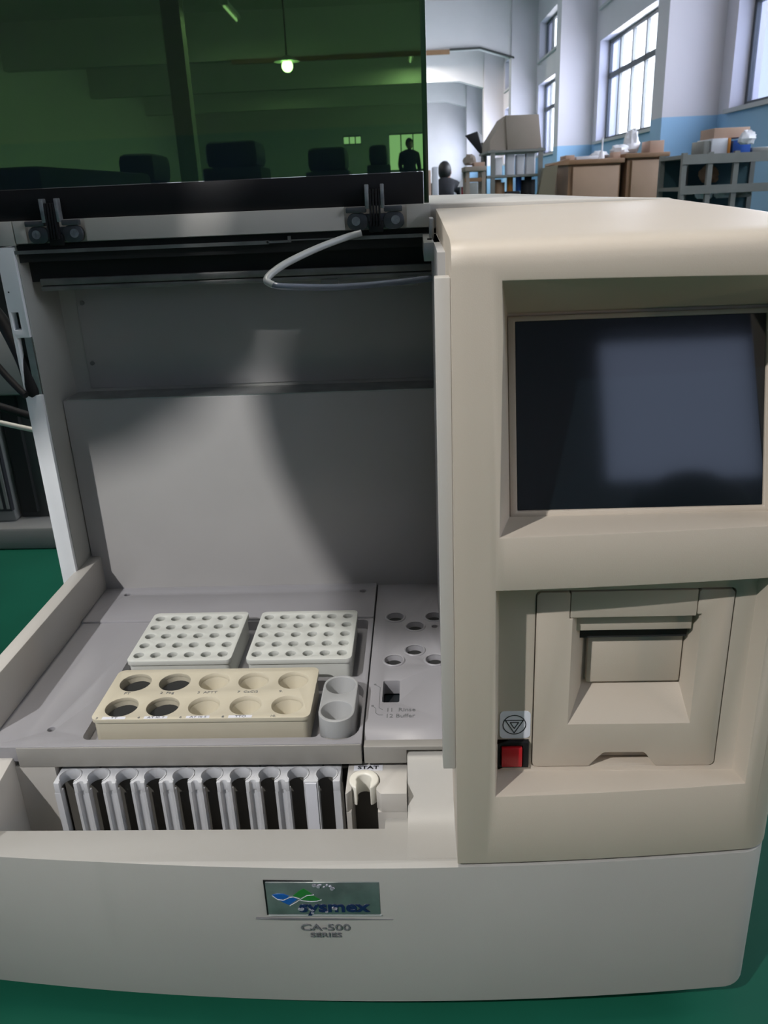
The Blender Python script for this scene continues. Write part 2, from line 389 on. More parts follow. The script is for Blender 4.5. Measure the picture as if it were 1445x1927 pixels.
# hinges
for cx, k in hx:
    h = build(MB().prism(rrect(cx-.0245, cx-.0065, -.0298, -.0155, .0065), 'y', YR-.0015, YR+.004).prism(rrect(cx+.0065, cx+.0245, -.0298, -.0155, .0065), 'y', YR-.0015, YR+.004)
              .box(cx-.0095, cx+.0095, YR+.0005, YR+.0045, -.0285, -.0165), 'hinge', M['hinge'], AN, bevel=.0007, label='dark cast concealed hinge')
    build(MB().box(cx-.0252, cx-.0075, YR-.004, YR+.002, -.0155, -.0108).box(cx+.0075, cx+.0232, YR-.004, YR+.002, -.0155, -.0108), 'hinge_wing', M['hinge'], h, bevel=.001)
    build(MB().box(cx-.0083, cx-.0048, YR-.006, YR+.002, -.0125, .0068).box(cx+.0050, cx+.0080, YR-.006, YR+.002, -.0125, .0068), 'hinge_prong', M['hingel'], h, bevel=.0006)
    arm = MB()
    for j in range(4): arm.hexa([(cx-.0048+j*.0025,YR-.0075,-.0265),(cx-.0030+j*.0025,YR-.0075,-.0265),(cx-.0030+j*.0025,YR-.001,-.0265),(cx-.0048+j*.0025,YR-.001,-.0265),
                                 (cx-.0046+j*.0025,YR-.005,.0030),(cx-.0028+j*.0025,YR-.005,.0030),(cx-.0028+j*.0025,YR+.001,.0030),(cx-.0046+j*.0025,YR+.001,.0030)])
    build(arm, 'hinge_arm', M['black'], h, bevel=.0004)
    build(MB().box(cx-.006, cx+.0065, YR-.0035, YR+.001, -.0318, -.0225), 'hinge_knuckle', M['black'], h, bevel=.001)
    for sx in (-.0168, .0172):
        build(MB().cyl((cx+sx,YR-.0028,-.0222),(cx+sx,YR-.0012,-.0222),.0037,20), 'screw', M['hingel'], h,
              cut=[MB().box(cx+sx-.0018,cx+sx+.0018,YR-.004,YR-.0022,-.0226,-.0218), MB().box(cx+sx-.0004,cx+sx+.0004,YR-.004,YR-.0022,-.0240,-.0204)])
# hoses
build(MB().tube([(-.048,.742,-.0318),(-.062,.738,-.0350),(-.085,.716,-.0418),(-.107,.694,-.0505),(-.1185,.681,-.0575),(-.1215,.674,-.0622),(-.1160,.672,-.0655)], .0029), 'supply_hose', M['hose'], AN, label='milky upper bend of the thin hose')
build(MB().tube([(-.1165,.672,-.0654),(-.109,.671,-.0668),(-.092,.676,-.0685),(-.0719,.684,-.0703),(-.045,.694,-.0708),(-.0208,.704,-.0705),(0,.714,-.0700),(.020,.722,-.0690)], .0027), 'supply_hose', M['clearhose'], AN, label='clear lower run of the thin hose')

# -- lid
lidg = build(MB().box(-.42, .0100, .7505, .7535, .0155, .34), 'lid', M['lid'], AN, label='raised smoked green see-through lid')
build(MB().box(-.42, .0062, .7500, .7560, -.0105, .0150), 'lid_rail', M['black'], lidg, bevel=.0005)
build(MB().box(.0065, .0108, .7495, .7560, -.0100, .34), 'lid_edge', M['lidedge'], lidg, bevel=.0004)

# -- screen cabinet
def sec(x, y0):
    return [(x,y0,-.4205),(x,y0,-.0365),(x,y0+.0007,-.0322),(x,y0+.0028,-.0285),(x,y0+.0065,-.0260),(x,y0+.012,-.0245),(x,y0+.022,-.0236),(x,.60,-.0190),(x,.752,-.0150),(x,.752,-.4205)]
secs = []
for k in range(21): x = XC+(.2085-XC)*k/20; secs.append(sec(x, yf(x)))
for k in range(1, 9):
    t = math.radians(90*k/8); secs.append([(p[0],p[1],p[2]-.004*(1-math.cos(t)) if i>4 and i<9 else p[2]) for i,p in enumerate(sec(.2085+.02*math.sin(t), yf(.2085)+.02-.02*math.cos(t)))])
mb = loft(MB(), secs)
# screen recess: front rim, tilted back face
c1 = MB().hexa([(.0395,.415,-.1835),(.2175,.415,-.1835),(.2120,.464,-.1862),(.0520,.464,-.1862),(.0405,.415,-.0400),(.2175,.415,-.0400),(.2120,.496,-.0700),(.0520,.496,-.0700)])
c2 = MB().hexa([(.0398,.415,-.3655),(.2080,.415,-.3655),(.1998,.450,-.3655),(.0447,.450,-.3655),(.0385,.415,-.2172),(.2080,.415,-.2172),(.1998,.450,-.2180),(.0447,.450,-.2180)])
dx0, dx1, dz0, dz1 = .0679, .1866, -.3612, -.2315
c3 = MB().prism(rrect(dx0-.0007, dx1+.0010, dz0-.0007, dz1+.0007, .003), 'y', .445, .49)
c4 = MB().box(.0440, .0653, .445, .458, -.3607, -.3400)
cab = build(mb, 'screen_cabinet', M['cab'], AN, cut=[c1, c2, c3, c4], bevel=.0011, bseg=2)
# display
def tilt(y): return y
yb_, yt_ = .4632, .4925
def scr(x0, x1, z0, z1, off, th):
    f = lambda zz: yb_ + (zz+.1830)/(.1830-.0745)*(yt_-yb_) - off
    return MB().hexa([(x0,f(z0),z0),(x1,f(z0),z0),(x1,f(z0)+th,z0),(x0,f(z0)+th,z0),(x0,f(z1),z1),(x1,f(z1),z1),(x1,f(z1)+th,z1),(x0,f(z1)+th,z1)])
bz = build(scr(.0520, .2115, -.1870, -.0715, .0008, .012), 'screen_bezel', M['cab'], cab, bevel=.0006, cut=[scr(.0562, .2022, -.1832, -.0742, .01, .0155)])
build(scr(.0566, .2018, -.1829, -.0746, -.0010, .003), 'display', M['screen'], cab)
# printer
fx = build(MB().prism(rrect(.0886, .1650, -.2494, dz1, .0006), 'y', .4495, .47), 'printer_lintel', M['cab'], AN, bevel=.0004)
poly = [(dx0+.003,dz0),(.1048,dz0),(.1135,-.3512),(.1150,-.3503),(.1400,-.3503),(.1415,-.3512),(.1490,dz0),(dx1-.003,dz0),(dx1-.0009,dz0+.0009),(dx1,dz0+.003),(dx1,dz1-.002),(dx1-.002,dz1),(.1668,dz1),(.1656,dz1-.0012),(.1656,-.2500),(.0880,-.2500),(.0880,dz1-.0012),(.0868,dz1),(dx0+.002,dz1),(dx0,dz1-.002),(dx0,dz0+.003),(dx0+.0009,dz0+.0009)]
door = MB().prism(poly, 'y', .4492, .482)
pk = MB().hexa([(.0850,.440,-.3348),(.1690,.440,-.3348),(.1660,.4745,-.3092),(.1035,.4745,-.3092),(.0850,.440,-.2480),(.1690,.440,-.2480),(.1660,.4745,-.2480),(.1035,.4745,-.2480)])
dr_ = build(door, 'printer_door', M['cab'], AN, cut=[pk], bevel=.0005)
build(MB().box(.0866, .1655, .457, .474, -.2628, -.2496), 'paper_guide', M['cab'], dr_, bevel=.0004)
build(MB().box(.0868, .1655, .4640, .4800, -.2720, -.2630), 'paper_slot', M['void'], dr_)
build(MB().cone((.106,.4638,-.2640),(.130,.4638,-.2640),.0016,.0016,16), 'roller', M['rackwhite'], dr_)
build(MB().box(.1045, .1655, .4690, .476, -.3090, -.2735), 'tear_plate', M['cab'], dr_, bevel=.0012)
build(MB().box(.1000,.1540,.4600,.4800,-.3612,-.3490), 'notch_back', M['cab'], dr_)
# stop button and sticker
sb = build(MB().box(.0440, .0650, .4472, .457, -.3605, -.3402), 'button_frame', M['black'], AN, bevel=.0004, cut=[MB().box(.0466, .0612, .44, .452, -.3590, -.3430)])
build(MB().box(.0472, .0606, .4452, .455, -.3584, -.3437), 'stop_button', M['red'], sb, bevel=.0006)
sk = build(MB().prism(rrect(.0460, .0660, -.3385, -.3176, .003), 'y', .4496, .4502), 'stop_sticker', M['labelw'], AN)
yy = .4494
sg = MB()
def seg2(mb, a, b, w, y0=yy):
    a = Vector(a); b = Vector(b); d = (b-a).normalized(); n = Vector((-d.y,d.x))*w/2
    mb.prism([a+n-d*w*.3, a-n-d*w*.3, b-n+d*w*.3, b+n+d*w*.3], 'y', y0, y0+.0003)
cx, cz, R = .0555, -.3279, .0074
pts = [(cx+R*math.cos(t*math.pi/18), cz+R*.98*math.sin(t*math.pi/18)) for t in range(37)]
for a, b in zip(pts[:-1], pts[1:]): seg2(sg, a, b, .00055)
for s_ in (1., .47):
    T = [(cx-.0058*s_, cz+.0032*s_+.0002), (cx+.0058*s_, cz+.0032*s_+.0002), (cx, cz-.0066*s_+.0002)]
    for a, b in zip(T, T[1:]+T[:1]): seg2(sg, a, b, .00055)
build(sg, 'stop_symbol', M['ink'], sk)
# side flange and latch parts at the cabinet's left side
build(MB().box(.0082, XC, .436, .448, -.3520, -.0420), 'side_flange', M['shell'], AN, bevel=.0008)
build(MB().box(.0118, XC, .515, .750, -.389, -.0350), 'cabinet_side', M['panel'], AN)
lb = build(MB().box(.0045, XC, .62, .7440, -.0480, -.0350).box(.0095,.0128,.66,.70,-.0355,-.0200), 'latch_bracket', M['metal'], AN, bevel=.0004)
build(MB().cyl((.0092,.655,-.0400),(.0092,.655,-.0340),.0018,12), 'latch_pin', M['black'], lb)

# -- STAT position
def slot_block(x0, x1, y0, y1, cx, cy, r, w, cham=.004, n=18):
    """plan outline of a block with a round hole that is open to the front"""
    a0 = math.asin(w/2/r); P = [(x0,y1),(x0,y0)]
    P.append((cx-w/2-cham, y0)); P.append((cx-w/2, y0+cham*1.3))
    P.append((cx-w/2, cy-r*math.cos(a0)))
    for k in range(1, n):
        t = -math.pi/2-a0-(2*math.pi-2*a0)*k/n; P.append((cx+r*math.cos(t), cy+r*math.sin(t)))
    P += [(cx+w/2, cy-r*math.cos(a0)), (cx+w/2, y0+cham*1.3), (cx+w/2+cham, y0), (x1,y0),(x1,y1)]
    return P
P = slot_block(-.0635, -.0180, .4845, .522, -.0500, .4995, .0118, .0185, .0035)
build(MB().prism(P, 'z', -.4300, -.4130), 'stat_holder', M['shell'], AN, bevel=.0005)
build(MB().box(-.0635,-.0598,.4845,.522,-.50,-.4301).box(-.0400,-.0180,.4845,.522,-.50,-.4301), 'stat_holder', M['shell'], AN)
build(MB().box(-.326, -.2945, .5135, .524, -.50, -.4085), 'pocket_back', M['shell'], AN)
rg = [(-.0558,.4905)]
def cshape(cx, cy, ro, ri, w, n=24):
    a = math.asin(w/2/ro); b = math.asin(w/2/ri)*.999; P = []
    for k in range(n+1): t = -math.pi/2+a+(2*math.pi-2*a)*k/n; P.append((cx+ro*math.cos(t), cy+ro*math.sin(t)))
    for k in range(n+1): t = -math.pi/2-b-(2*math.pi-2*b)*k/n; P.append((cx+ri*math.cos(t), cy+ri*math.sin(t)))
    return P
build(MB().prism(cshape(-.0505,.4998,.0113,.0056,.0100), 'z', -.4290, -.4118), 'tube_adapter', M['ivory'], AN, bevel=.0012, bseg=3, label='ivory C-shaped tube adapter ring')
build(MB().box(-.0620,-.0360,.4860,.5200,-.4860,-.4800).box(-.0620,-.0360,.5120,.5200,-.4800,-.4300), 'stat_floor', M['pocket_shade'], AN)  # floor and back carry the slot's shade in their colour
stl = build(MB().box(-.0590,-.0368,.5106,.5168,-.4130,-.4127), 'stat_label', M['labelw'], AN)
text('STAT', 'lettering', M['ink'], stl, .0052, on_top(-.0480,.5136,-.4126), .0001, sx=1.35, offset=.0001)

# -- badge and model lettering on the front
by = .4228
bd = build(MB().box(-.1163,-.0350,.4238,.427,-.4654,-.4341), 'badge', M['black'], AN)
build(MB().box(-.1150,-.0369,by,.426,-.4645,-.4350), 'badge_plate', M['badge'], bd, bevel=.0007)
rim = MB().box(-.1150,-.0362,by-.0002,.4245,-.4652,-.4644)
build(rim, 'badge_rim', M['badgerim'], bd)
def pp(px, py):   # point on the badge face from fractions of its width and height
    return (-.1150+.0785*px, -.4350-.0295*py)
def patch(P, name, m): return build(MB().prism(P, 'y', by-.0004, by+.0001), name, m, bd)
patch([pp(.055,.36),pp(.10,.33),pp(.155,.34),pp(.20,.40),pp(.18,.46),pp(.13,.50),pp(.09,.47)], 'logo_wave', M['logob'])
patch([pp(.10,.50),pp(.15,.53),pp(.195,.49),pp(.215,.43),pp(.27,.50),pp(.225,.60),pp(.195,.67),pp(.14,.58)], 'logo_wave', M['logob'])
patch([pp(.235,.40),pp(.29,.25),pp(.335,.17),pp(.375,.26),pp(.405,.34),pp(.35,.36),pp(.30,.45)], 'logo_wave', M['logog'])
patch([pp(.29,.50),pp(.34,.40),pp(.41,.37),pp(.44,.44),pp(.475,.51),pp(.42,.545),pp(.36,.53)], 'logo_wave', M['logog'])
wl = MB()
for A_ in ([pp(.055,.38),pp(.10,.50),pp(.15,.52),pp(.20,.44),pp(.24,.42),pp(.29,.47)], [pp(.20,.69),pp(.26,.58),pp(.31,.47),pp(.36,.375),pp(.42,.36)], [pp(.30,.53),pp(.38,.56),pp(.44,.555),pp(.485,.51)]):
    for a, b in zip(A_[:-1], A_[1:]): seg2(wl, a, b, .0004, by-.0006)
build(wl, 'logo_line', M['labelw'], bd)
text('sysmex', 'lettering', M['navy'], bd, .0132, on_front(-.0690, by-.0002, -.4570), .0003, sx=1.24, offset=.00035)
sc = MB()
for k in range(16):
    px = random.uniform(.28,.40) if k%2 else random.uniform(.42,.62); py = random.uniform(.72,.92) if k%2 else random.uniform(.05,.16)
    if k > 12: px = random.uniform(.50,.66); py = random.uniform(.72,.9)
    c = pp(px,py); n = 7; r = random.uniform(.0005,.0016)
    sc.prism([(c[0]+r*random.uniform(.5,1.3)*math.cos(2*math.pi*j/n)*1.3, c[1]+r*random.uniform(.5,1.2)*math.sin(2*math.pi*j/n)) for j in range(n)], 'y', by-.0007-.00002*k, by-.0001)
build(sc, 'scuff_marks', M['scuff'], bd)
build(MB().prism([(-.1244,-.4684),(-.100,-.4682),(-.060,-.4683),(-.0284,-.4690),(-.060,-.4692),(-.100,-.4692)], 'y', .4229, .4250), 'front_line', M['inkgrey'], AN)
text('CA-500', 'lettering', M['inkgrey'], AN, .0082, on_front(-.0762,.4232,-.4766), .0004, sx=1.35)
text('SERIES', 'lettering', M['inkgrey'], AN, .0056, on_front(-.0762,.4232,-.4836), .0004, sx=1.45)

# ================================================================== racks and blocks in the analyzer
def slot_rack():
    t = thing('sample_rack', 'grey ten-slot sample tube rack in the front pocket, below the deck', 'tube rack', (-.18, .51, -.50))
    p = .02235; r = .0079; cy = .5085; w = .0113; y0 = .5000; y1 = .5210; x0, x1 = -.2918, -.0690
    c0 = -.2812
    P = [(x0,y1),(x0+.0005,y0+.0005)]
    for i in range(10):
        cx = c0+p*i; a0 = math.asin(w/2/r)
        P.append((cx-w/2, y0)); P.append((cx-w/2, cy-r*math.cos(a0)))
        n = 16
        for k in range(1, n): tt = -math.pi/2-a0-(2*math.pi-2*a0)*k/n; P.append((cx+r*math.cos(tt), cy+r*math.sin(tt)))
        P.append((cx+w/2, cy-r*math.cos(a0))); P.append((cx+w/2, y0))
        if i < 8:
            wc = cx+p/2; g = .0026                                   # scalloped front of the web
            for k in range(7): tt = math.pi-math.pi*k/6; P.append((wc+g*math.cos(tt), y0+g*1.1*math.sin(tt)))
    P += [(x1,y0),(x1,y1)]
    cuts = []
    build(MB().prism(P, 'z', -.4235, -.4140), 'rack_top', M['rackgrey'], t, bevel=.0004)
    for i in range(-1, 10):                                          # webs between the slots
        cx = c0+p*i+p/2; hw = (p-w)/2; g = .0034; l_, r_ = max(cx-hw, x0+.0003), min(cx+hw, x1)
        W = [(l_, .5062), (l_, y0)]
        if 0 <= i < 8: W += [(cx+g*math.cos(math.pi-math.pi*k/6), y0+g*1.1*math.sin(math.pi-math.pi*k/6)) for k in range(7)]
        W += [(r_, y0), (r_, .5062)]
        build(MB().prism(W, 'z', -.4885, -.4233), 'web', M['rackgrey'], t)
    build(MB().box(x0, x1, y0+.0005, y1, -.4995, -.4885), 'rack_base', M['pocket_shade'], t)
    build(MB().box(x0, x1, .5180, .5200, -.4885, -.4236), 'rack_back', M['pocket_shade'], t)  # dark plate standing in for the shade behind the slots
    for i in range(10):
        build(MB().prism(cshape(c0+p*i,cy,.0090,.0079,.0113,16), 'z', -.4141, -.4134), 'slot_rim', M['rackgrey'], t)
    for x, y in ((-.2605,.5185),(-.1918,.5180),(-.1330,.5180),(-.0835,.5185)): build(MB().cyl((x,y,-.4141),(x,y,-.41385),.0010,10), 'moulded_mark', M['inkgrey'], t)
    build(MB().box(c0+p*8+.0070, c0+p*9-.0070, y0-.0008, y0+.0002, -.488, -.4155), 'web_label', M['labelw'], t, label='smooth label strip on the web before the last slot')
slot_rack()

def block(x0, y0, label, cat='tube block'):
    W_, D_ = .0930, .0885
    t = thing('reagent_tube_block', label, cat, (x0+W_/2, y0+D_/2, -.400), 'pale thirty-hole tube blocks')
    cuts = []
    for i in range(6):
        for j in range(5):
            cx = x0+.0083+.01515*i; cy = y0+.0105+.01668*j
            cuts.append((cx,cy))
    top = MB().prism(rrect(x0, x0+W_, y0, y0+D_, .005), 'z', -.3795, -.3750)
    c = MB()
    for cx,cy in cuts: c.cyl((cx,cy,-.392),(cx,cy,-.370),.0046,18)
    build(top, 'block_top', M['rackwhite'], t, cut=[c], bevel=.0003)
    body = MB().prism(rrect(x0+.0012, x0+W_-.0012, y0+.0012, y0+D_-.0012, .005), 'z', -.400, -.3796)
    c = MB()
    for cx,cy in cuts: c.cyl((cx,cy,-.397),(cx,cy,-.370),.0044,18)
    build(body, 'block_body', M['rackwhite'], t, cut=[c])
block(-.2655, .6120, 'pale grey thirty-hole tube block, left one of the pair behind the cream block')
block(-.1592, .6110, 'pale grey thirty-hole tube block, right one of the pair, partly in shadow')

def cream_block():
    t = thing('reagent_block', 'cream ten-well reagent block with small printed test names, in front of the two pale blocks', 'reagent block', (-.179,.562,-.400))
    x0, x1, y0, y1 = -.2658, -.0925, .5270, .5985; zt = -.3752
    wells = []
    for i in range(5):
        for j, yy_ in enumerate((.5440, .5790)):
            wells.append((-.2458+.0334*i, yy_, i))
    def cutter(zb):
        out = []
        for cx, cy, i in wells:
            m = MB()
            if i < 2: m.cone((cx,cy,-.402),(cx,cy,-.3740),.0122,.0132,30)
            else: m.cone((cx,cy-.002,-.3960),(cx,cy,-.3740),.0062,.0132,30)
            out.append(m)
        return out
    build(MB().prism(rrect(x0, x1, y0, y1, .006), 'z', -.3785, zt), 'block_top', M['cream'], t, cut=cutter(0), bevel=.0008)
    body = MB().prism(rrect(x0+.0015, x1-.0015, y0+.0012, y1-.0012, .005), 'z', -.3998, -.3786)
    build(body, 'block_body', M['cream'], t, cut=cutter(0))
    fl = MB()
    for cx, cy, i in wells:
        if i < 2: fl.cyl((cx+.001,cy+.0005,-.3830),(cx+.001,cy+.0005,-.3822),.0124,24)
    build(fl, 'well_bottom', M['void'], t, label='black bottoms of the four open wells')
    for k, (cx, cy, i) in enumerate(wells):
        pass
    names = [(0,1,'PT'),(1,1,'2  Fbg'),(2,1,'5  APTT'),(3,1,'7  CaCl2'),(4,1,'9.')]
    for i, j, s in names: text(s, 'lettering', M['inkgrey'], t, .0040, on_top(-.2458+.0334*i-(.008 if i==4 else .002), .5628, zt+.0001), .0001, sx=1.2)
    for i, j, s in [(0,0,'3'),(1,0,'4'),(2,0,'6'),(3,0,'8'),(4,0,'10.')]: text(s, 'lettering', M['inkgrey'], t, .0036, on_top(-.2608+.0334*i+(.006 if i==4 else 0), .5291, zt+.0001), .0001, sx=1.2)
    for i, s in ((0,'TT'),(1,'AT III T'),(2,'AT III S'),(3,'TTO')):
        lx = -.2565+.0334*i
        l = build(MB().box(lx, lx+.0185, .5276, .5308, zt, zt+.00012), 'name_label', M['labelw'], t)
        text(s, 'lettering', M['ink'], l, .0034, on_top(lx+.0095, .5292, zt+.00018), .00004, sx=1.3)
cream_block()
def cup():
    t = thing('twin_cup_holder', 'grey oval holder with two round cups, right of the cream reagent block', 'cup holder', (-.0712,.555,-.400))
    zt = -.3750; cs = [(-.0718,.5705),(-.0722,.5360)]
    P = []
    for k in range(13): a = math.radians(180*k/12); P.append((-.0718+.0142*math.cos(a), .5715+.0142*math.sin(a)))
    for k in range(13): a = math.radians(180+180*k/12); P.append((-.0722+.0142*math.cos(a), .5345+.0142*math.sin(a)))
    build(MB().prism(P, 'z', -.400, zt), 'cup_body', M['cup'], t, cut=[MB().cone((x,y-.001,-.396),(x,y,zt+.001),.0085,.0124,30) for x,y in cs], bevel=.0008)
cup()

# ================================================================== cables on the left
tag(build(MB().tube([(-.50,.80,.02),(-.44,.79,-.055),(-.400,.775,-.092),(-.3760,.757,-.128),(-.3675,.750,-.158),(-.3672,.751,-.1640)], .0065), 'cable', M['rubber'], None, (-.40,.78,-.1)), 'thick black rubber tube curving down behind the white edge of the side panel', 'tube')
tag(build(MB().tube([(-.46,.79,-.050),(-.425,.775,-.115),(-.400,.762,-.143),(-.3800,.748,-.158),(-.3712,.7425,-.1640)], .0034), 'cable', M['rubber'], None, (-.40,.78,-.15)), 'thinner black tube just below the thick one at the left edge', 'tube')
tag(build(MB().tube([(-.60,.90,-.175),(-.50,.90,-.205),(-.44,.89,-.222),(-.395,.885,-.232),(-.376,.88,-.2345)], .0045), 'cable', M['rubber'], None, (-.45,.89,-.22)), 'black cable running level above the white hose, left of the side panel', 'cable')
tag(build(MB().tube([(-.60,.87,-.195),(-.50,.87,-.215),(-.44,.87,-.230),(-.395,.87,-.2405),(-.376,.87,-.2430)], .0029), 'cable', M['ivory'], None, (-.45,.87,-.22)), 'thin white hose running level into the left side of the analyzer', 'hose')

# ================================================================== neighbouring instrument behind left
t = thing('instrument', 'grey instrument with ribbed vents on a pale slab, behind the analyzer at left', 'instrument', (-.90,1.60,-.575))
build(MB().prism(rrect(-1.25, -.62, 1.325, 1.95, .03), 'z', -.575, -.533), 'base_slab', M['equip'], t, bevel=.006)
vb = MB().box(-1.22, -.745, 1.36, 1.90, -.533, -.25)
build(vb, 'casing', M['equip'], t, bevel=.004)
vg = MB()
for k in range(16):
    x = -.748-.012*k
    vg.box(x-.005, x, 1.350, 1.361, -.505, -.345)
build(vg, 'vent_grille', M['equip'], t)
build(MB().box(-1.20, -.745, 1.352, 1.362, -.510, -.338), 'vent_back', M['dust'], t)
build(MB().box(-.745, -.672, 1.38, 1.86, -.533, -.28), 'side_column', M['equipd'], t, bevel=.003)
build(MB().box(-.735, -.708, 1.370, 1.381, -.52, -.30), 'dark_gap', M['void'], t)
build(MB().box(-1.24, -.60, 1.33, 1.92, -.295, -.187), 'hood', M['equip'], t, bevel=.01, label='pale upper hood')
build(MB().box(-1.24, -.58, 1.35, 1.92, -.186, .06), 'top_cover', M['void'], t, bevel=.01)

# ================================================================== THE HALL (room frame turned 1.7 degrees)
AZ = math.radians(1.7)
ROT = Matrix.Rotation(AZ, 4, 'Z')
def rp(u, v, w=0): p = ROT @ Vector((u,v,w)); return (p.x, p.y, p.z)
def rbuild(mb, *a, **k):
    bmesh.ops.transform(mb.bm, matrix=ROT, verts=mb.bm.verts)
    for c in k.get('cut', ()): bmesh.ops.transform(c.bm, matrix=ROT, verts=c.bm.verts)
    return build(mb, *a, **k)
ZF, ZC = -.575, 3.35
U0, U1, V0, V1 = -7.5, 2.944, -6.0, 33.0
rbuild(MB().box(U0-.2, U1+.3, V0-.2, V1+.3, ZF-.1, ZF), 'floor', M['floor'], org=rp(0,10,ZF), kind='structure')
rbuild(MB().box(U0-.2, U1+.3, V0-.2, V1+.3, ZC, ZC+.15), 'ceiling', M['plaster'], org=rp(0,10,ZC), kind='structure')
piers = [-1.9, 3.1, 8.1, 13.0, 18.0, 23.0, 28.0]
PT = .34
def openings():
    out = []
    for a, b in zip(piers, piers[1:]+[V1]):
        out.append((a+.55, b-.25))
    return out
WZ = [(.545, 1.80), (2.20, 2.85)]
def win_wall(u0, u1, name, ops, wz):
    mb = MB(); z = ZF
    for (za, zb) in wz:
        mb.box(u0, u1, V0, V1, z, za); prev = V0
        for (a, b) in ops: mb.box(u0, u1, prev, a, za, zb); prev = b
        mb.box(u0, u1, prev, V1, za, zb); z = zb
    mb.box(u0, u1, V0, V1, z, ZC)
    return rbuild(mb, name, M['wall'], org=rp(u0, 10, ZF), kind='structure')
ops = openings()
win_wall(U1, U1+.24, 'wall_right', ops, WZ)
opl = [(a, b) for a, b in ops if a < 2]
win_wall(U0-.24, U0, 'wall_left', opl, [(.5, 1.9)])
n = 0
def window(ua, a, b, za, zb, rail, right=True):
    global n
    n += 1
    mb = MB(); w = .028; uu = ua+.13 if right else ua-.17
    def bar(v0, v1, z0, z1): mb.box(uu, uu+.04, v0, v1, z0, z1)
    bar(a, b, za, za+.05); bar(a, b, zb-.05, zb); bar(a, a+.05, za, zb); bar(b-.05, b, za, zb)
    if rail: bar(a, b, rail-.035, rail+.035)
    k = max(3, round((b-a)/.62)); fr = []
    for i in range(1, k): v = a+(b-a)*i/k; bar(v-w, v+w, za, zb)
    o = rbuild(mb, 'window_%d' % n, M['frame'], org=rp(uu, (a+b)/2, za), kind='structure')
    mb = MB(); mf = MB()
    for i in range(k):
        v0 = a+(b-a)*i/k; v1 = a+(b-a)*(i+1)/k
        (mf if (i % 4 == 2 or (not right)) else mb).box(uu+.016, uu+.022, v0+.02, v1-.02, za+.03, zb-.03)
    if len(mb.bm.verts): 
        g = rbuild(mb, 'glass', M['pane'], o)
    else: mb.bm.free()
    g = rbuild(mf, 'glass', M['frost'], o, label='frosted panes')
    rbuild(MB().box((ua-.04 if right else ua-.24), (ua+.24 if right else ua+.04), a-.03, b+.03, za-.035, za), 'window_sill', M['sill'], o)
for a, b in ops:
    window(U1, a, b, .545, 1.80, 1.36)
    window(U1, a, b, 2.20, 2.85, None)
for a, b in opl: window(U0, a, b, .5, 1.9, 1.36, False)
# back wall far away with its own openings, and the wall behind the camera
fw = MB(); zz = [(ZF,.75),(.75,2.38),(2.38,ZC)]
fw.box(U0, U1, V1, V1+.24, ZF, .71); fw.box(U0, U1, V1, V1+.24, 2.0, ZC)
opb = [(-1.66,-.995),(.02,1.36)]
prev = U0
for a, b in opb: fw.box(prev, a, V1, V1+.24, .71, 2.0); prev = b
fw.box(prev, U1, V1, V1+.24, .71, 2.0); fw.box(-1.66,-.995,V1,V1+.24,.71,1.67)
rbuild(fw, 'wall_back', M['plaster'], org=rp(0,V1,ZF), kind='structure')
for a, b, z0 in ((-1.66,-.995,1.67),(.02,1.36,.71)):
    n += 1; mb = MB(); mb.box(a, b, V1+.1, V1+.14, z0, z0+.05).box(a, b, V1+.1, V1+.14, 1.95, 2.0)
    for i in range(4): u = a+(b-a)*i/3; mb.box(u-.02, u+.02, V1+.1, V1+.14, z0, 2.0)
    rbuild(mb, 'window_%d' % n, M['frame'], org=rp(a,V1+.1,z0), kind='structure')
fw2 = MB().box(U0,1.35,V0-.24,V0,ZF,ZC).box(2.75,U1,V0-.24,V0,ZF,ZC).box(1.35,2.75,V0-.24,V0,ZF,1.0).box(1.35,2.75,V0-.24,V0,2.35,ZC)
n += 1; fo = rbuild(MB().box(1.35,2.75,V0-.12,V0-.08,1.0,1.05).box(1.35,2.75,V0-.12,V0-.08,2.30,2.35).box(1.35,1.40,V0-.12,V0-.08,1.0,2.35).box(2.70,2.75,V0-.12,V0-.08,1.0,2.35), 'window_%d' % n, M['frame'], org=rp(2,V0,1.15), kind='structure')
rbuild(MB().box(1.38,2.72,V0-.104,V0-.098,1.03,2.32), 'glass', M['frost'], fo)
rbuild(fw2, 'wall_front', M['wall'], org=rp(0,V0,ZF), kind='structure')
# piers and beams
for i, v in enumerate(piers):
    rbuild(MB().box(2.45, U1, v, v+PT, ZF, ZC), 'wall_pier', M['wall'], org=rp(2.6,v,ZF), kind='structure')
    if v > 15 or v < 5:
        mb = MB().prism([(U0,ZC),(U0,2.52),(1.84,2.52),(2.53,2.32),(2.53,ZC)], 'y', v+.05, v+.30)
        rbuild(mb, 'trim_%d' % (i+1), M['plaster'], org=rp(0,v,2.5), kind='structure')
    if v == 18.0:
        rbuild(MB().box(-3, 1.25, v-.02, v+.04, 2.44, 2.52), 'trim_9', M['wood'], org=rp(0,v,2.44), kind='structure')
        rbuild(MB().prism([(1.25,2.50),(1.84,2.505),(2.50,2.31),(2.50,2.345),(1.84,2.54),(1.25,2.535)], 'y', v-.02, v+.03), 'trim_10', M['equipd'], org=rp(1.9,v,2.5), kind='structure')

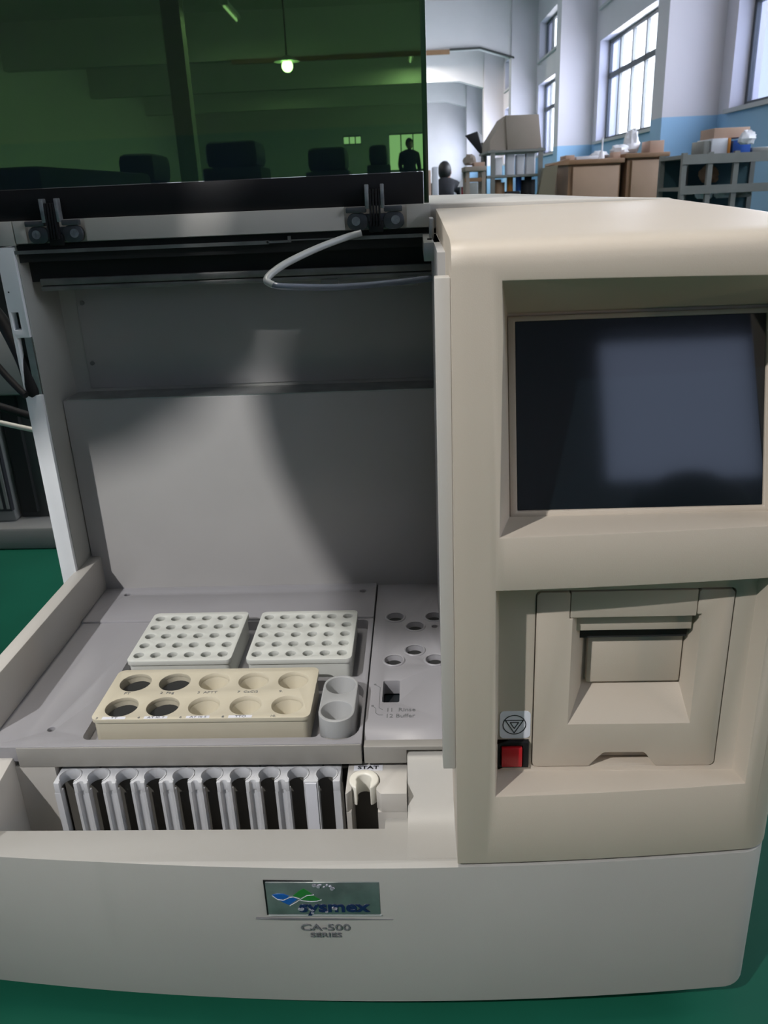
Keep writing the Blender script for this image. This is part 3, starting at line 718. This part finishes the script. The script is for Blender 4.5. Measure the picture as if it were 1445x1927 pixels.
# ------------------------------------------------------------------ furniture in the hall
def rthing(name, label, cat, u, v, z, group=None): return thing(name, label, cat, rp(u,v,z), group)
def chest(u0, u1, v0, v1, zt, label, name='wooden_cabinet', open_=False):
    t = rthing(name, label, 'cabinet', (u0+u1)/2, (v0+v1)/2, ZF)
    rbuild(MB().box(u0, u1, v0, v1, ZF+.03, zt-.03), 'carcass', M['wood'], t)
    rbuild(MB().box(u0-.02, u1+.02, v0-.03, v1, zt-.03, zt), 'cabinet_top', M['wood'], t, bevel=.004)
    w = (u1-u0)
    rbuild(MB().box(u0+.03, u1-.01, v0-.015, v0, ZF+.08, zt-.045), 'door', M['plywood'], t, bevel=.003)
    return t
chest(1.21, 1.560, 6.0, 6.8, .150, 'light wooden cabinet with a brown top, left one of two under the high windows')
chest(1.605, 1.86, 6.0, 6.8, .175, 'narrow light wooden cabinet with a brown top, next to the green-blue pier')
tag(rbuild(MB().hexa([(1.04,5.82,.118),(1.175,5.82,.118),(1.175,5.96,.118),(1.04,5.96,.118),(1.07,5.82,.128),(1.18,5.82,.156),(1.18,5.96,.156),(1.07,5.96,.128)]), 'wooden_board', M['wood'], org=rp(1.1,6.3,.10)), 'short brown board laid against the left end of the wooden cabinet', 'board')
tag(rbuild(MB().hexa([(.87,5.72,ZF),(1.02,5.72,ZF),(1.02,5.80,ZF),(.87,5.80,ZF),(.995,5.72,.103),(1.085,5.72,.117),(1.085,5.80,.117),(.995,5.80,.103)]), 'leaning_board', M['green2'], org=rp(1.0,6.2,ZF)), 'olive brown board leaning left of the wooden cabinet', 'board')
tag(rbuild(MB().hexa([(1.10,6.40,ZF),(1.20,6.40,ZF),(1.20,6.42,ZF),(1.10,6.42,ZF),(1.155,6.40,.08),(1.195,6.40,.08),(1.195,6.42,.08),(1.155,6.42,.08)]), 'white_sheet', M['bag'], org=rp(1.15,6.4,ZF)), 'bright white sheet in the gap beside the wooden cabinet', 'sheet')
# clutter on the cabinets
def bagmesh(c, r, sc, seed):
    rnd = random.Random(seed); mb = MB().sphere(c, r, (1,1,1), 16)
    for v in mb.bm.verts:
        d = v.co-Vector(c); k = 1+rnd.uniform(-.22,.18)
        v.co = Vector(c)+Vector((d.x*sc[0]*k, d.y*sc[1]*k, d.z*sc[2]*k))
        v.co.z = max(v.co.z, c[2]-r*sc[2]*.75)
    return mb
tag(rbuild(bagmesh((1.695,6.25,.245),.06,(.85,1,1.5),1), 'plastic_bag', M['bag'], org=rp(1.695,6.25,.18), sm=25), 'tall white plastic bag standing on the narrow wooden cabinet', 'bag')
tag(rbuild(bagmesh((1.60,6.2,.205),.05,(1.3,1,.7),2), 'plastic_bag', M['bag'], org=rp(1.60,6.2,.17), sm=25), 'low crumpled white bag beside the tall bag on the cabinets', 'bag')
tag(rbuild(bagmesh((1.46,6.2,.178),.04,(1.6,1,.7),3), 'plastic_bag', M['bag'], org=rp(1.46,6.2,.15), sm=25), 'small flat white bag around the bottle on the left cabinet', 'bag')
t = rthing('spray_bottle', 'slim white bottle on the left wooden cabinet', 'bottle', 1.455, 6.1, .15)
rbuild(MB().cone((1.455,6.1,.15),(1.455,6.1,.20),.022,.014,14), 'bottle_body', M['bag'], t); rbuild(MB().cyl((1.455,6.1,.20),(1.455,6.1,.285),.006,10), 'nozzle', M['bag'], t)
tag(rbuild(MB().box(1.27,1.42,6.05,6.2,.150,.172), 'white_tray', M['labelw'], org=rp(1.35,6.1,.15), bevel=.004), 'flat white tray on the left wooden cabinet', 'tray')
tag(rbuild(MB().box(1.20,1.26,6.05,6.25,.150,.182), 'small_carton', M['cardl'], org=rp(1.23,6.1,.15), bevel=.002), 'small pink brown carton at the left end of the cabinet', 'carton')
tag(rbuild(MB().box(1.765,1.86,6.05,6.25,.175,.250), 'small_carton', M['cardl'], org=rp(1.81,6.1,.175), bevel=.002), 'orange brown carton on the narrow cabinet against the pier', 'carton')
tag(rbuild(MB().box(1.52,1.57,6.05,6.15,.150,.190), 'small_carton', M['cardl'], org=rp(1.54,6.1,.15), bevel=.002), 'tiny brown carton between the bags on the cabinets', 'carton')

# steel shelf by the right pier
t = rthing('steel_shelf', 'grey steel shelving unit with open bays, in front of the blue wall at the right', 'shelf', 1.95, 5.2, ZF)
for u in (1.655, 1.80, 1.945, 2.20):
    for v in (5.0, 5.4): rbuild(MB().box(u-.014, u+.014, v-.014, v+.014, ZF, .135), 'post', M['steel'], t)
for z_ in (-.45, -.245, -.045, .125): rbuild(MB().box(1.64, 2.215, 5.0, 5.4, z_-.02, z_), 'shelf_board', M['steel'], t)
rbuild(MB().box(1.64, 2.215, 5.40, 5.41, ZF, .12), 'back_sheet', M['teal'], t)
for z_, w_ in ((.100,.05),(-.060,.045)): rbuild(MB().box(1.64, 2.215, 4.98, 5.0, z_-w_/2, z_+w_/2), 'front_rail', M['steel'], t)
tag(rbuild(MB().box(1.83,2.03,5.06,5.28,.205,.258), 'carton', M['cardl'], org=rp(1.93,5.1,.2), bevel=.002), 'flat pink brown carton on top of the white and blue boxes', 'carton')
tag(rbuild(MB().box(1.815,1.905,5.04,5.28,.125,.204), 'carton', M['labelw'], org=rp(1.86,5.1,.125), bevel=.002), 'white carton with an orange stripe on the steel shelf', 'carton')
tag(rbuild(MB().box(1.9055,1.92,5.035,5.25,.125,.203), 'carton', M['orange'], org=rp(1.91,5.1,.125), bevel=.001), 'narrow orange pack standing between the white and blue cartons', 'carton')
tag(rbuild(MB().box(1.935,2.035,5.04,5.28,.125,.190), 'carton', M['bluebox'], org=rp(1.98,5.1,.125), bevel=.002), 'blue carton on top of the steel shelf', 'carton')
tag(rbuild(bagmesh((1.99,4.99,.195),.040,(1.2,.6,1.0),5), 'plastic_bag', M['bag'], org=rp(1.99,5.0,.15), sm=25), 'shiny clear plastic bag hanging over the blue carton', 'bag')
tag(rbuild(MB().box(2.05,2.16,5.05,5.3,.125,.150), 'cloth_stack', M['steel'], org=rp(2.1,5.1,.125), bevel=.004), 'low grey stack at the right end of the steel shelf', 'cloth')
tag(rbuild(MB().box(1.775,1.812,5.05,5.25,.125,.195), 'grey_tin', M['steel'], org=rp(1.79,5.1,.125), bevel=.003), 'grey tin left of the white carton on the steel shelf', 'tin')
tag(rbuild(bagmesh((1.87,5.2,.015),.055,(1.0,1,1.0),6), 'rag_bundle', M['wood'], org=rp(1.87,5.2,-.04), sm=25), 'dark brown bundle inside the middle bay of the steel shelf', 'bundle')
for u, s, l in ((1.83,7,'crumpled white bag in the low bay of the steel shelf, left'), (1.93,8,'crumpled pale bag in the low bay of the steel shelf, middle'), (2.05,9,'crumpled grey bag in the low bay of the steel shelf, right')):
    tag(rbuild(bagmesh((u,5.12,-.085),.045,(1.1,1,.8),s), 'plastic_bag', M['bag'] if s != 9 else M['steel'], org=rp(u,5.1,-.1), sm=25), l, 'bag')

# big cardboard box on a wire shelf
t = rthing('wire_shelf', 'cluttered grey metal shelf carrying the large cardboard box', 'shelf', .86, 6.2, ZF)
for u in (.70, 1.02):
    for v in (6.0, 6.5): rbuild(MB().box(u-.014,u+.014,v-.014,v+.014,ZF,.235), 'post', M['steel'], t)
for z_ in (-.30, .075, .230): rbuild(MB().box(.66,1.05,5.98,6.52,z_-.014,z_), 'shelf_board', M['steel'], t)
t = rthing('cardboard_box', 'large grey brown cardboard box on top of the cluttered shelf', 'box', .85, 6.2, .23)
rbuild(MB().prism([(.680,.2305),(.680,.290),(.785,.440),(.79,.445),(.79,.2305)], 'y', 6.0, 6.5), 'side_flap', M['card'], t)
rbuild(MB().hexa([(.795,5.99,.2305),(1.025,5.99,.2305),(1.025,6.5,.2305),(.795,6.5,.2305),(.780,5.99,.440),(1.000,5.99,.438),(1.000,6.5,.438),(.780,6.5,.440)]), 'box_body', M['card'], t, bevel=.003)
for k, (u0, u1, h, m_, l) in enumerate([(.715,.77,.085,'bag','white glassy jar on the shelf under the cardboard box, leftmost'), (.795,.855,.10,'labelw','square white container under the cardboard box, second from left'), (.865,.92,.095,'frost','bluish translucent container under the middle of the cardboard box'), (.93,.995,.10,'bag','large white container under the right part of the cardboard box')]):
    tag(rbuild(MB().prism(rrect(u0,u1,6.04,6.12,.012), 'z', .0755, .0755+h*1.3), 'container', M[m_] if m_ != 'frost' else M['labelw'], org=rp(u0,6.1,.075), bevel=.004), l, 'container')
for k, (u, z0, h, r_, m_, l) in enumerate([(.745,-.30,.33,.05,'wood','brown drum on the low shelf below the cardboard box'),(.83,-.03,.10,.022,'orange','small orange and blue bottle on the stool below the white containers'),(.89,-.03,.09,.02,'bluebox','small blue bottle right of the orange one'),(.955,-.30,.34,.05,'dust','black canister at the right end of the low shelf')]):
    tag(rbuild(MB().cyl((u,6.1,z0),(u,6.1,z0+h),r_,18).cyl((u,6.1,z0+h),(u,6.1,z0+h+.02),r_*.5,14), 'container', M[m_], org=rp(u,6.1,z0), bevel=.002), l, 'container')
tag(rbuild(MB().box(.80,.895,6.05,6.3,-.30,-.031), 'crate', M['dust'], org=rp(.86,6.1,-.3), bevel=.003), 'dark crate on the low shelf under the two small bottles', 'crate')
# wooden stool / bench left of the shelf
t = rthing('wooden_bench', 'brown wooden bench with crossed legs left of the cluttered shelf', 'bench', .60, 6.0, ZF)
rbuild(MB().box(.50,.64,5.85,6.15,.105,.135), 'seat', M['card'], t, bevel=.003)
for u in (.52, .625):
    for v in (5.88, 6.12): rbuild(MB().hexa([(u-.012,v-.012,ZF),(u+.012,v-.012,ZF),(u+.012,v+.012,ZF),(u-.012,v+.012,ZF),(u-.012,v-.012,.105),(u+.012,v-.012,.105),(u+.012,v+.012,.105),(u-.012,v+.012,.105)]), 'leg', M['card'], t)
rbuild(MB().box(.50,.64,5.87,5.89,.04,.065), 'cross_rail', M['wood'], t); rbuild(MB().box(.50,.64,5.87,5.89,-.12,-.095), 'cross_rail', M['wood'], t)
tag(rbuild(MB().box(.565,.635,5.90,6.05,.1355,.160), 'small_carton', M['cardl'], org=rp(.62,5.9,.135), bevel=.002), 'reddish flat carton on the wooden bench', 'carton')
tag(rbuild(bagmesh((.545,6.0,.175),.04,(1.1,1,1.),11), 'rag_bundle', M['card'], org=rp(.545,6.0,.135), sm=25), 'grey brown bundle on the left end of the wooden bench', 'bundle')
# black tilted sheet on a pole
t = rthing('work_lamp', 'black tilted lamp head on a thin grey pole beside the cardboard box', 'lamp', .655, 6.05, ZF)
rbuild(MB().cyl((.694,6.62,ZF),(.694,6.62,.31),.010,12), 'pole', M['steel'], t)
rbuild(MB().hexa([(.680,6.60,.235),(.703,6.60,.235),(.703,6.72,.245),(.680,6.72,.245),(.562,6.60,.362),(.655,6.60,.390),(.703,6.72,.362),(.588,6.72,.367)]), 'lamp_head', M['dust'], t, bevel=.004)
# machine clutter close to the lid edge
tag(rbuild(MB().box(.42,.475,8.6,8.8,ZF,.21), 'white_canister', M['labelw'], org=rp(.45,8.7,ZF), bevel=.01), 'tall pale canister behind the person in black', 'canister')
t = rthing('flask_stand', 'pale glass flask on a red stand right of the person in black', 'flask', .60, 7.2, ZF)
rbuild(MB().cyl((.600,7.2,ZF),(.600,7.2,.015),.018,14), 'stand', M['red'], t)
rbuild(MB().cone((.600,7.2,.015),(.600,7.2,.075),.045,.014,18).cyl((.6,7.2,.075),(.6,7.2,.15),.014,14), 'flask', M['bag'], t)
tag(rbuild(MB().box(.36,.42,9.0,9.2,ZF,.19), 'shelf_crate', M['cardl'], org=rp(.39,9.1,ZF), bevel=.005), 'brown carton behind the left shoulder of the person in black', 'carton')
tag(rbuild(MB().box(.66,.80,8.0,8.3,ZF,.05), 'machine_block', M['steel'], org=rp(.73,8.1,ZF), bevel=.01), 'grey machine block behind the wooden bench', 'machine')

# ------------------------------------------------------------------ people
def skin_body(name, J, E, R, m, parent):
    me = bpy.data.meshes.new(name); O = Vector(root_org(parent))
    me.from_pydata([Vector(p)-O for p in J], E, []); o = bpy.data.objects.new(name, me); COL.objects.link(o)
    s = o.modifiers.new('s', 'SKIN'); o.modifiers.new('sd', 'SUBSURF').levels = 1; s.use_smooth_shade = True
    for i, r in enumerate(R): me.skin_vertices[0].data[i].radius = (r, r); me.skin_vertices[0].data[i].use_root = (i == 0)
    dg = bpy.context.evaluated_depsgraph_get(); dg.update()
    nm = bpy.data.meshes.new_from_object(o.evaluated_get(dg)); o.modifiers.clear(); o.data = nm; nm.name = name
    nm.materials.clear(); nm.materials.append(m)
    for p in nm.polygons: p.use_smooth = True
    o.parent = parent; return o
def person(loc, yaw, J, E, R, label, head, cloth=M['cloth'], hairm=M['hair']):
    """J in metres in the person's own frame (feet on 0)"""
    mt = Matrix.Translation(loc) @ Matrix.Rotation(yaw, 4, 'Z')
    t = thing('person', label, 'person', loc)
    T = lambda p: tuple(mt @ Vector(p))
    skin_body('clothing', [T(p) for p in J], E, R, cloth, t)
    hc = Vector(head); h = MB().sphere(T(hc), .095, (.82,.95,1.18), 20)
    f = (mt.to_3x3() @ Vector((0,-1,0)))
    hp = Vector(T(hc)); h.sphere(tuple(hp+f*.092+Vector((0,0,-.012))), .016, (.8,1,1.3), 10)
    hs = (mt.to_3x3() @ Vector((1,0,0)))
    for s in (-1, 1): h.sphere(tuple(hp+hs*s*.079), .022, (.4,.8,1.2), 10)
    build(h, 'head', M['skin'], t)
    hair = MB().sphere(tuple(hp-f*.014+Vector((0,0,.022))), .100, (.86,.96,1.14), 20)
    build(hair, 'hair', hairm, t)
    e = MB()
    for s in (-1, 1): e.sphere(tuple(hp+f*.088+hs*s*.03+Vector((0,0,.004))), .008, (1,1,.7), 8)
    build(e, 'eye', M['black'], t)
    mo = MB().sphere(tuple(hp+f*.088+Vector((0,0,-.052))), .014, (1.3,.5,.4), 8); build(mo, 'mouth', M['cardl'], t)
    # hands
    for k in (7, 11):
        w = Vector(T(J[k])); d = (w-Vector(T(J[k-1]))).normalized(); a = d.cross(f).normalized(); c = d.cross(a).normalized()
        hd = MB().sphere(tuple(w+d*.05), .04, (1,1,1), 12)
        for q in range(4):
            b0 = w+d*.075+a*(q-1.5)*.018; L = (.062,.072,.068,.054)[q]
            hd.tube([tuple(b0-d*.03), tuple(b0+d*L*.5), tuple(b0+d*L+c*.018)], .0085, 8)
        hd.tube([tuple(w+d*.02+a*.02), tuple(w+d*.05+a*.052), tuple(w+d*.085+a*.058)], .0095, 8)
        build(hd, 'hand', M['skin'], t)
    return t
ED = [(0,1),(1,2),(2,3),(2,4),(4,5),(5,6),(6,7),(2,8),(8,9),(9,10),(10,11),(0,12),(12,13),(13,14),(14,15),(0,16),(16,17),(17,18),(18,19)]
RD = [.14,.135,.13,.055,.085,.055,.047,.035,.085,.055,.047,.035,.105,.08,.055,.05,.105,.08,.055,.05]
# far person in black, bending over low work
crouch = [(0,.05,.42),(0,.0,.55),(0,-.08,.66),(0,-.11,.72),(-.17,-.15,.60),(-.20,-.22,.47),(-.16,-.36,.38),(-.12,-.40,.36),(.17,-.15,.60),(.20,-.22,.47),(.16,-.36,.38),(.12,-.40,.36),
          (-.11,.03,.38),(-.16,-.25,.40),(-.15,-.12,.10),(-.15,-.22,.05),(.11,.03,.38),(.16,-.25,.40),(.15,-.12,.10),(.15,-.22,.05)]
person(rp(.66,11,ZF), math.radians(165), crouch, ED, [r*.84 for r in RD], 'person in black crouching at the far left of the hall view, beside the lid edge', (0,-.13,.775))
stand = [(0,0,.92),(0,.01,1.12),(0,0,1.36),(0,-.01,1.46),(-.18,0,1.33),(-.23,0,1.10),(-.20,-.12,.95),(-.17,-.20,.93),(.18,0,1.33),(.23,0,1.10),(.20,-.12,.95),(.17,-.20,.93),
         (-.10,0,.88),(-.11,-.02,.48),(-.11,.02,.10),(-.11,-.10,.05),(.10,0,.88),(.11,-.02,.48),(.11,.02,.10),(.11,-.10,.05)]
person(rp(.46,20,ZF), math.radians(20), stand, ED, RD, 'person in dark clothing standing before the bright far window, seen through the green lid', (0,-.03,1.55))
# added unseen figure behind the camera, shaped to cast the shadow across the chamber
lean = [(-1.42,-.50,1.02),(-1.20,-.22,1.35),(-.84,-.02,1.375),(-.68,-.03,1.29),(-.88,.14,1.36),(-1.05,.22,1.10),(-1.02,.26,.86),(-.99,.27,.82),(-.88,-.16,1.50),(-1.15,-.33,1.36),(-1.27,-.26,1.08),(-1.29,-.25,1.03),
        (-1.42,-.42,.92),(-1.36,-.30,.50),(-1.42,-.42,.10),(-1.36,-.36,.05),(-1.36,-.60,.92),(-1.28,-.58,.50),(-1.34,-.68,.10),(-1.28,-.62,.05)]
RL = list(RD); RL[2] = .105; RL[3] = .085; RL[4] = .07; RL[8] = .06
t = thing('person', 'added unseen person in dark clothes behind the camera, shading the chamber', 'person', (-.9,-.6,ZF))
skin_body('clothing', [(p[0],p[1],p[2]+ZF) for p in lean], ED, RL, M['cloth'], t)
hp = Vector((-.580,-.05,.565))
h = MB().sphere(tuple(hp), .095, (.85,.95,1.15), 20); h.sphere((hp.x+.06,hp.y+.06,hp.z-.03), .018, (1,1,1.2), 10); build(h, 'head', M['skin'], t)
build(MB().sphere((hp.x-.01,hp.y-.012,hp.z+.045), .101, (.88,.98,1.32), 20), 'hair', M['hair'], t)

# ------------------------------------------------------------------ things seen only through the green lid
for u0,u1,v,h_,l in ((-1.9,-1.3,9,.55,'dark upright machine seen through the lid, far left'), (-.95,-.45,10,.50,'dark rounded machine seen through the middle of the lid'), (-2.5,-2.1,8,.42,'dark low machine seen through the left of the lid'), (-.30,.02,12,.60,'dark square machine before the far window, seen through the lid')):
    t = rthing('machine', l, 'machine', (u0+u1)/2, v+.3, ZF)
    rbuild(MB().box(u0,u1,v,v+.7,ZF,h_-.25), 'machine_base', M['dust'], t, bevel=.02)
    rbuild(MB().box(u0+.03,u1-.03,v+.05,v+.65,h_-.25,h_), 'machine_head', M['dust'], t, bevel=.06)
rbuild(MB().box(-3.55,-3.25,15.0,15.3,ZF,ZC), 'wall_pillar', M['equip'], org=rp(-3.4,15,ZF), kind='structure')
t = rthing('pendant_lamp', 'glowing round pendant lamp seen through the green lid', 'lamp', -1.49, 14, 1.84)
rbuild(MB().sphere((-1.49,14,1.84), .085, (1,1,1), 20), 'bulb', M['bulb'], t)
rbuild(MB().cyl((-1.49,14,1.93),(-1.49,14,ZC),.012,10), 'cord', M['black'], t)
rbuild(MB().cone((-1.49,14,1.90),(-1.49,14,1.98),.20,.05,24), 'lamp_shade', M['lampmetal'], t)

t = thing('stand_in_chair', 'added unseen chair, its round back standing in for a head in the display reflection', 'chair', (.64,-.95,ZF))  # added chair; its round back makes the dark head shape reflected in the display
bk = MB().sphere((.64,-1.0,-.04), .17, (1,.18,1), 24); build(bk, 'backrest', M['dust'], t)
build(MB().cyl((.64,-.78,-.16),(.64,-.78,-.11),.20,28), 'seat', M['dust'], t, bevel=.01)
build(MB().box(.61,.67,-1.0,-.80,-.19,-.165).box(.61,.67,-1.03,-1.0,-.19,-.05), 'back_bracket', M['steeld'], t)
build(MB().cyl((.64,-.78,-.50),(.64,-.78,-.16),.025,14), 'column', M['steeld'], t)
for k in range(5):
    a = math.radians(72*k+10); build(MB().tube([(.64,-.78,-.49),(.64+.13*math.cos(a),-.78+.13*math.sin(a),-.50),(.64+.26*math.cos(a),-.78+.26*math.sin(a),-.53)], .018, 10).sphere((.64+.26*math.cos(a),-.78+.26*math.sin(a),-.552), .023), 'leg', M['steeld'], t)
# ------------------------------------------------------------------ lights
def area(name, loc, target, sx, sy, power, col):
    l = bpy.data.lights.new(name, 'AREA'); l.shape = 'RECTANGLE'; l.size = sx; l.size_y = sy; l.energy = power; l.color = col
    o = bpy.data.objects.new(name, l); COL.objects.link(o); o.location = loc
    o.rotation_euler = (Vector(target)-Vector(loc)).to_track_quat('-Z','Y').to_euler(); return o
# daylight just outside the windows
for (a, b) in ops:
    c = (a+b)/2; k = 1.0 if c > 8 else (.5 if c > 3 else .25)
    area('daylight', rp(U1+.45, c, 1.35), rp(0, c, .4), b-a, 1.6, 330*k, (.98,.97,1.))
# ceiling lights: fluorescent fixtures
for (u, v, pw) in ((-1.6,-2.2,6),(-.5,.9,50),(-2.4,4.2,12),(-2.6,10,45),(-2.6,16,80),(.6,22,120),(-3,26,90)):
    t = rthing('ceiling_light', 'white fluorescent batten lamp under the ceiling', 'lamp', u, v, ZC-.45, 'fluorescent battens')
    rbuild(MB().box(u-.07,u+.07,v-.62,v+.62,ZC-.40,ZC-.34), 'lamp_housing', M['lampmetal'], t)
    rbuild(MB().cyl(rp(0,0,0) if False else (u,v-.58,ZC-.42),(u,v+.58,ZC-.42),.018,12), 'lamp_tube', M['tube'], t)
    area('ceiling_light_glow', rp(u,v,ZC-.46), rp(u,v,0), .25, 1.2, pw, (1.,.93,.84))
# the hand-held work light high on the left behind the camera
KL = Vector((-1.53,-1.39,1.93))
t = thing('flood_lamp', 'round work lamp on a tall stand behind the added figure', 'lamp', (KL.x-.05,KL.y-.05,ZF))
build(MB().cyl((KL.x-.10,KL.y-.12,ZF+.02),(KL.x-.10,KL.y-.12,KL.z),.015,12), 'pole', M['steeld'], t)
build(MB().cyl((KL.x-.10,KL.y-.12,ZF),(KL.x-.10,KL.y-.12,ZF+.02),.16,24), 'lamp_foot', M['steeld'], t)
kd = (Vector((-.10,.72,-.20))-KL).normalized()
build(MB().cone(tuple(KL-kd*.16),tuple(KL-kd*.03),.05,.09,24), 'lamp_head', M['lampmetal'], t)
l = bpy.data.lights.new('flood_light', 'SPOT'); l.energy = 350; l.color = (1.,.98,.975); l.shadow_soft_size = .03; l.spot_size = math.radians(27); l.spot_blend = 1.
o = bpy.data.objects.new('flood_light', l); COL.objects.link(o); o.location = KL; o.rotation_euler = kd.to_track_quat('-Z','Y').to_euler()

# added fill lamp off the frame, warms the cabinet recess and right edge
t = thing('warm_fill_lamp', 'added warm fill lamp, unseen, to the right of the analyzer', 'lamp', (1.25,-.25,ZF))
build(MB().cyl((1.25,-.25,ZF),(1.25,-.25,-.33),.14,24), 'lamp_base', M['wood'], t)
build(MB().cyl((1.25,-.25,-.33),(1.25,-.25,-.24),.012,12), 'lamp_stem', M['steeld'], t)
build(MB().cone((1.25,-.25,-.13),(1.25,-.25,-.03),.10,.05,24), 'lamp_shade', M['cream'], t)
l = bpy.data.lights.new('warm_fill', 'POINT'); l.energy = 4.5; l.color = (1.,.68,.40); l.shadow_soft_size = .05
o = bpy.data.objects.new('warm_fill', l); COL.objects.link(o); o.location = (1.25,-.25,-.19)

# world: pale overcast daylight outside
w = bpy.data.worlds.new('w'); S.world = w; w.use_nodes = True
bg = w.node_tree.nodes['Background']; bg.inputs['Color'].default_value = (.97,.98,1,1); bg.inputs['Strength'].default_value = 4.5

# ------------------------------------------------------------------ camera
cam = bpy.data.cameras.new('camera'); co = bpy.data.objects.new('camera', cam); COL.objects.link(co); S.camera = co
right = Vector((0.998484859740145, 0.036577644598613, -0.0411103488834674)); down = Vector((-0.02491076549885374, -0.3656919476115256, -0.9304025221453079)); fwd = Vector((-0.04906565633886874, 0.9300169220867471, -0.3642266958918982))
fwd = Vector((-0.04906565633886874, 0.9300169220867471, -0.3642266958918982))
mtx = Matrix((right, -down, -fwd)).transposed().to_4x4()
co.matrix_world = mtx
cam.sensor_fit = 'VERTICAL'; cam.sensor_height = 24; cam.lens = 1537/1927*24; cam.clip_start = .02; cam.clip_end = 200
cam.dof.use_dof = True; cam.dof.focus_distance = .62; cam.dof.aperture_fstop = 16
# lift everything so that the floor is at zero
for o in list(S.objects):
    if o.parent is None: o.location.z += HC

S.view_settings.view_transform = 'Standard'; S.view_settings.look = 'None'; S.view_settings.exposure = 0; S.view_settings.gamma = 1
S.view_settings.use_curve_mapping = False
S.cycles.max_bounces = 8; S.cycles.diffuse_bounces = 4; S.cycles.transparent_max_bounces = 12; S.cycles.sample_clamp_indirect = 4
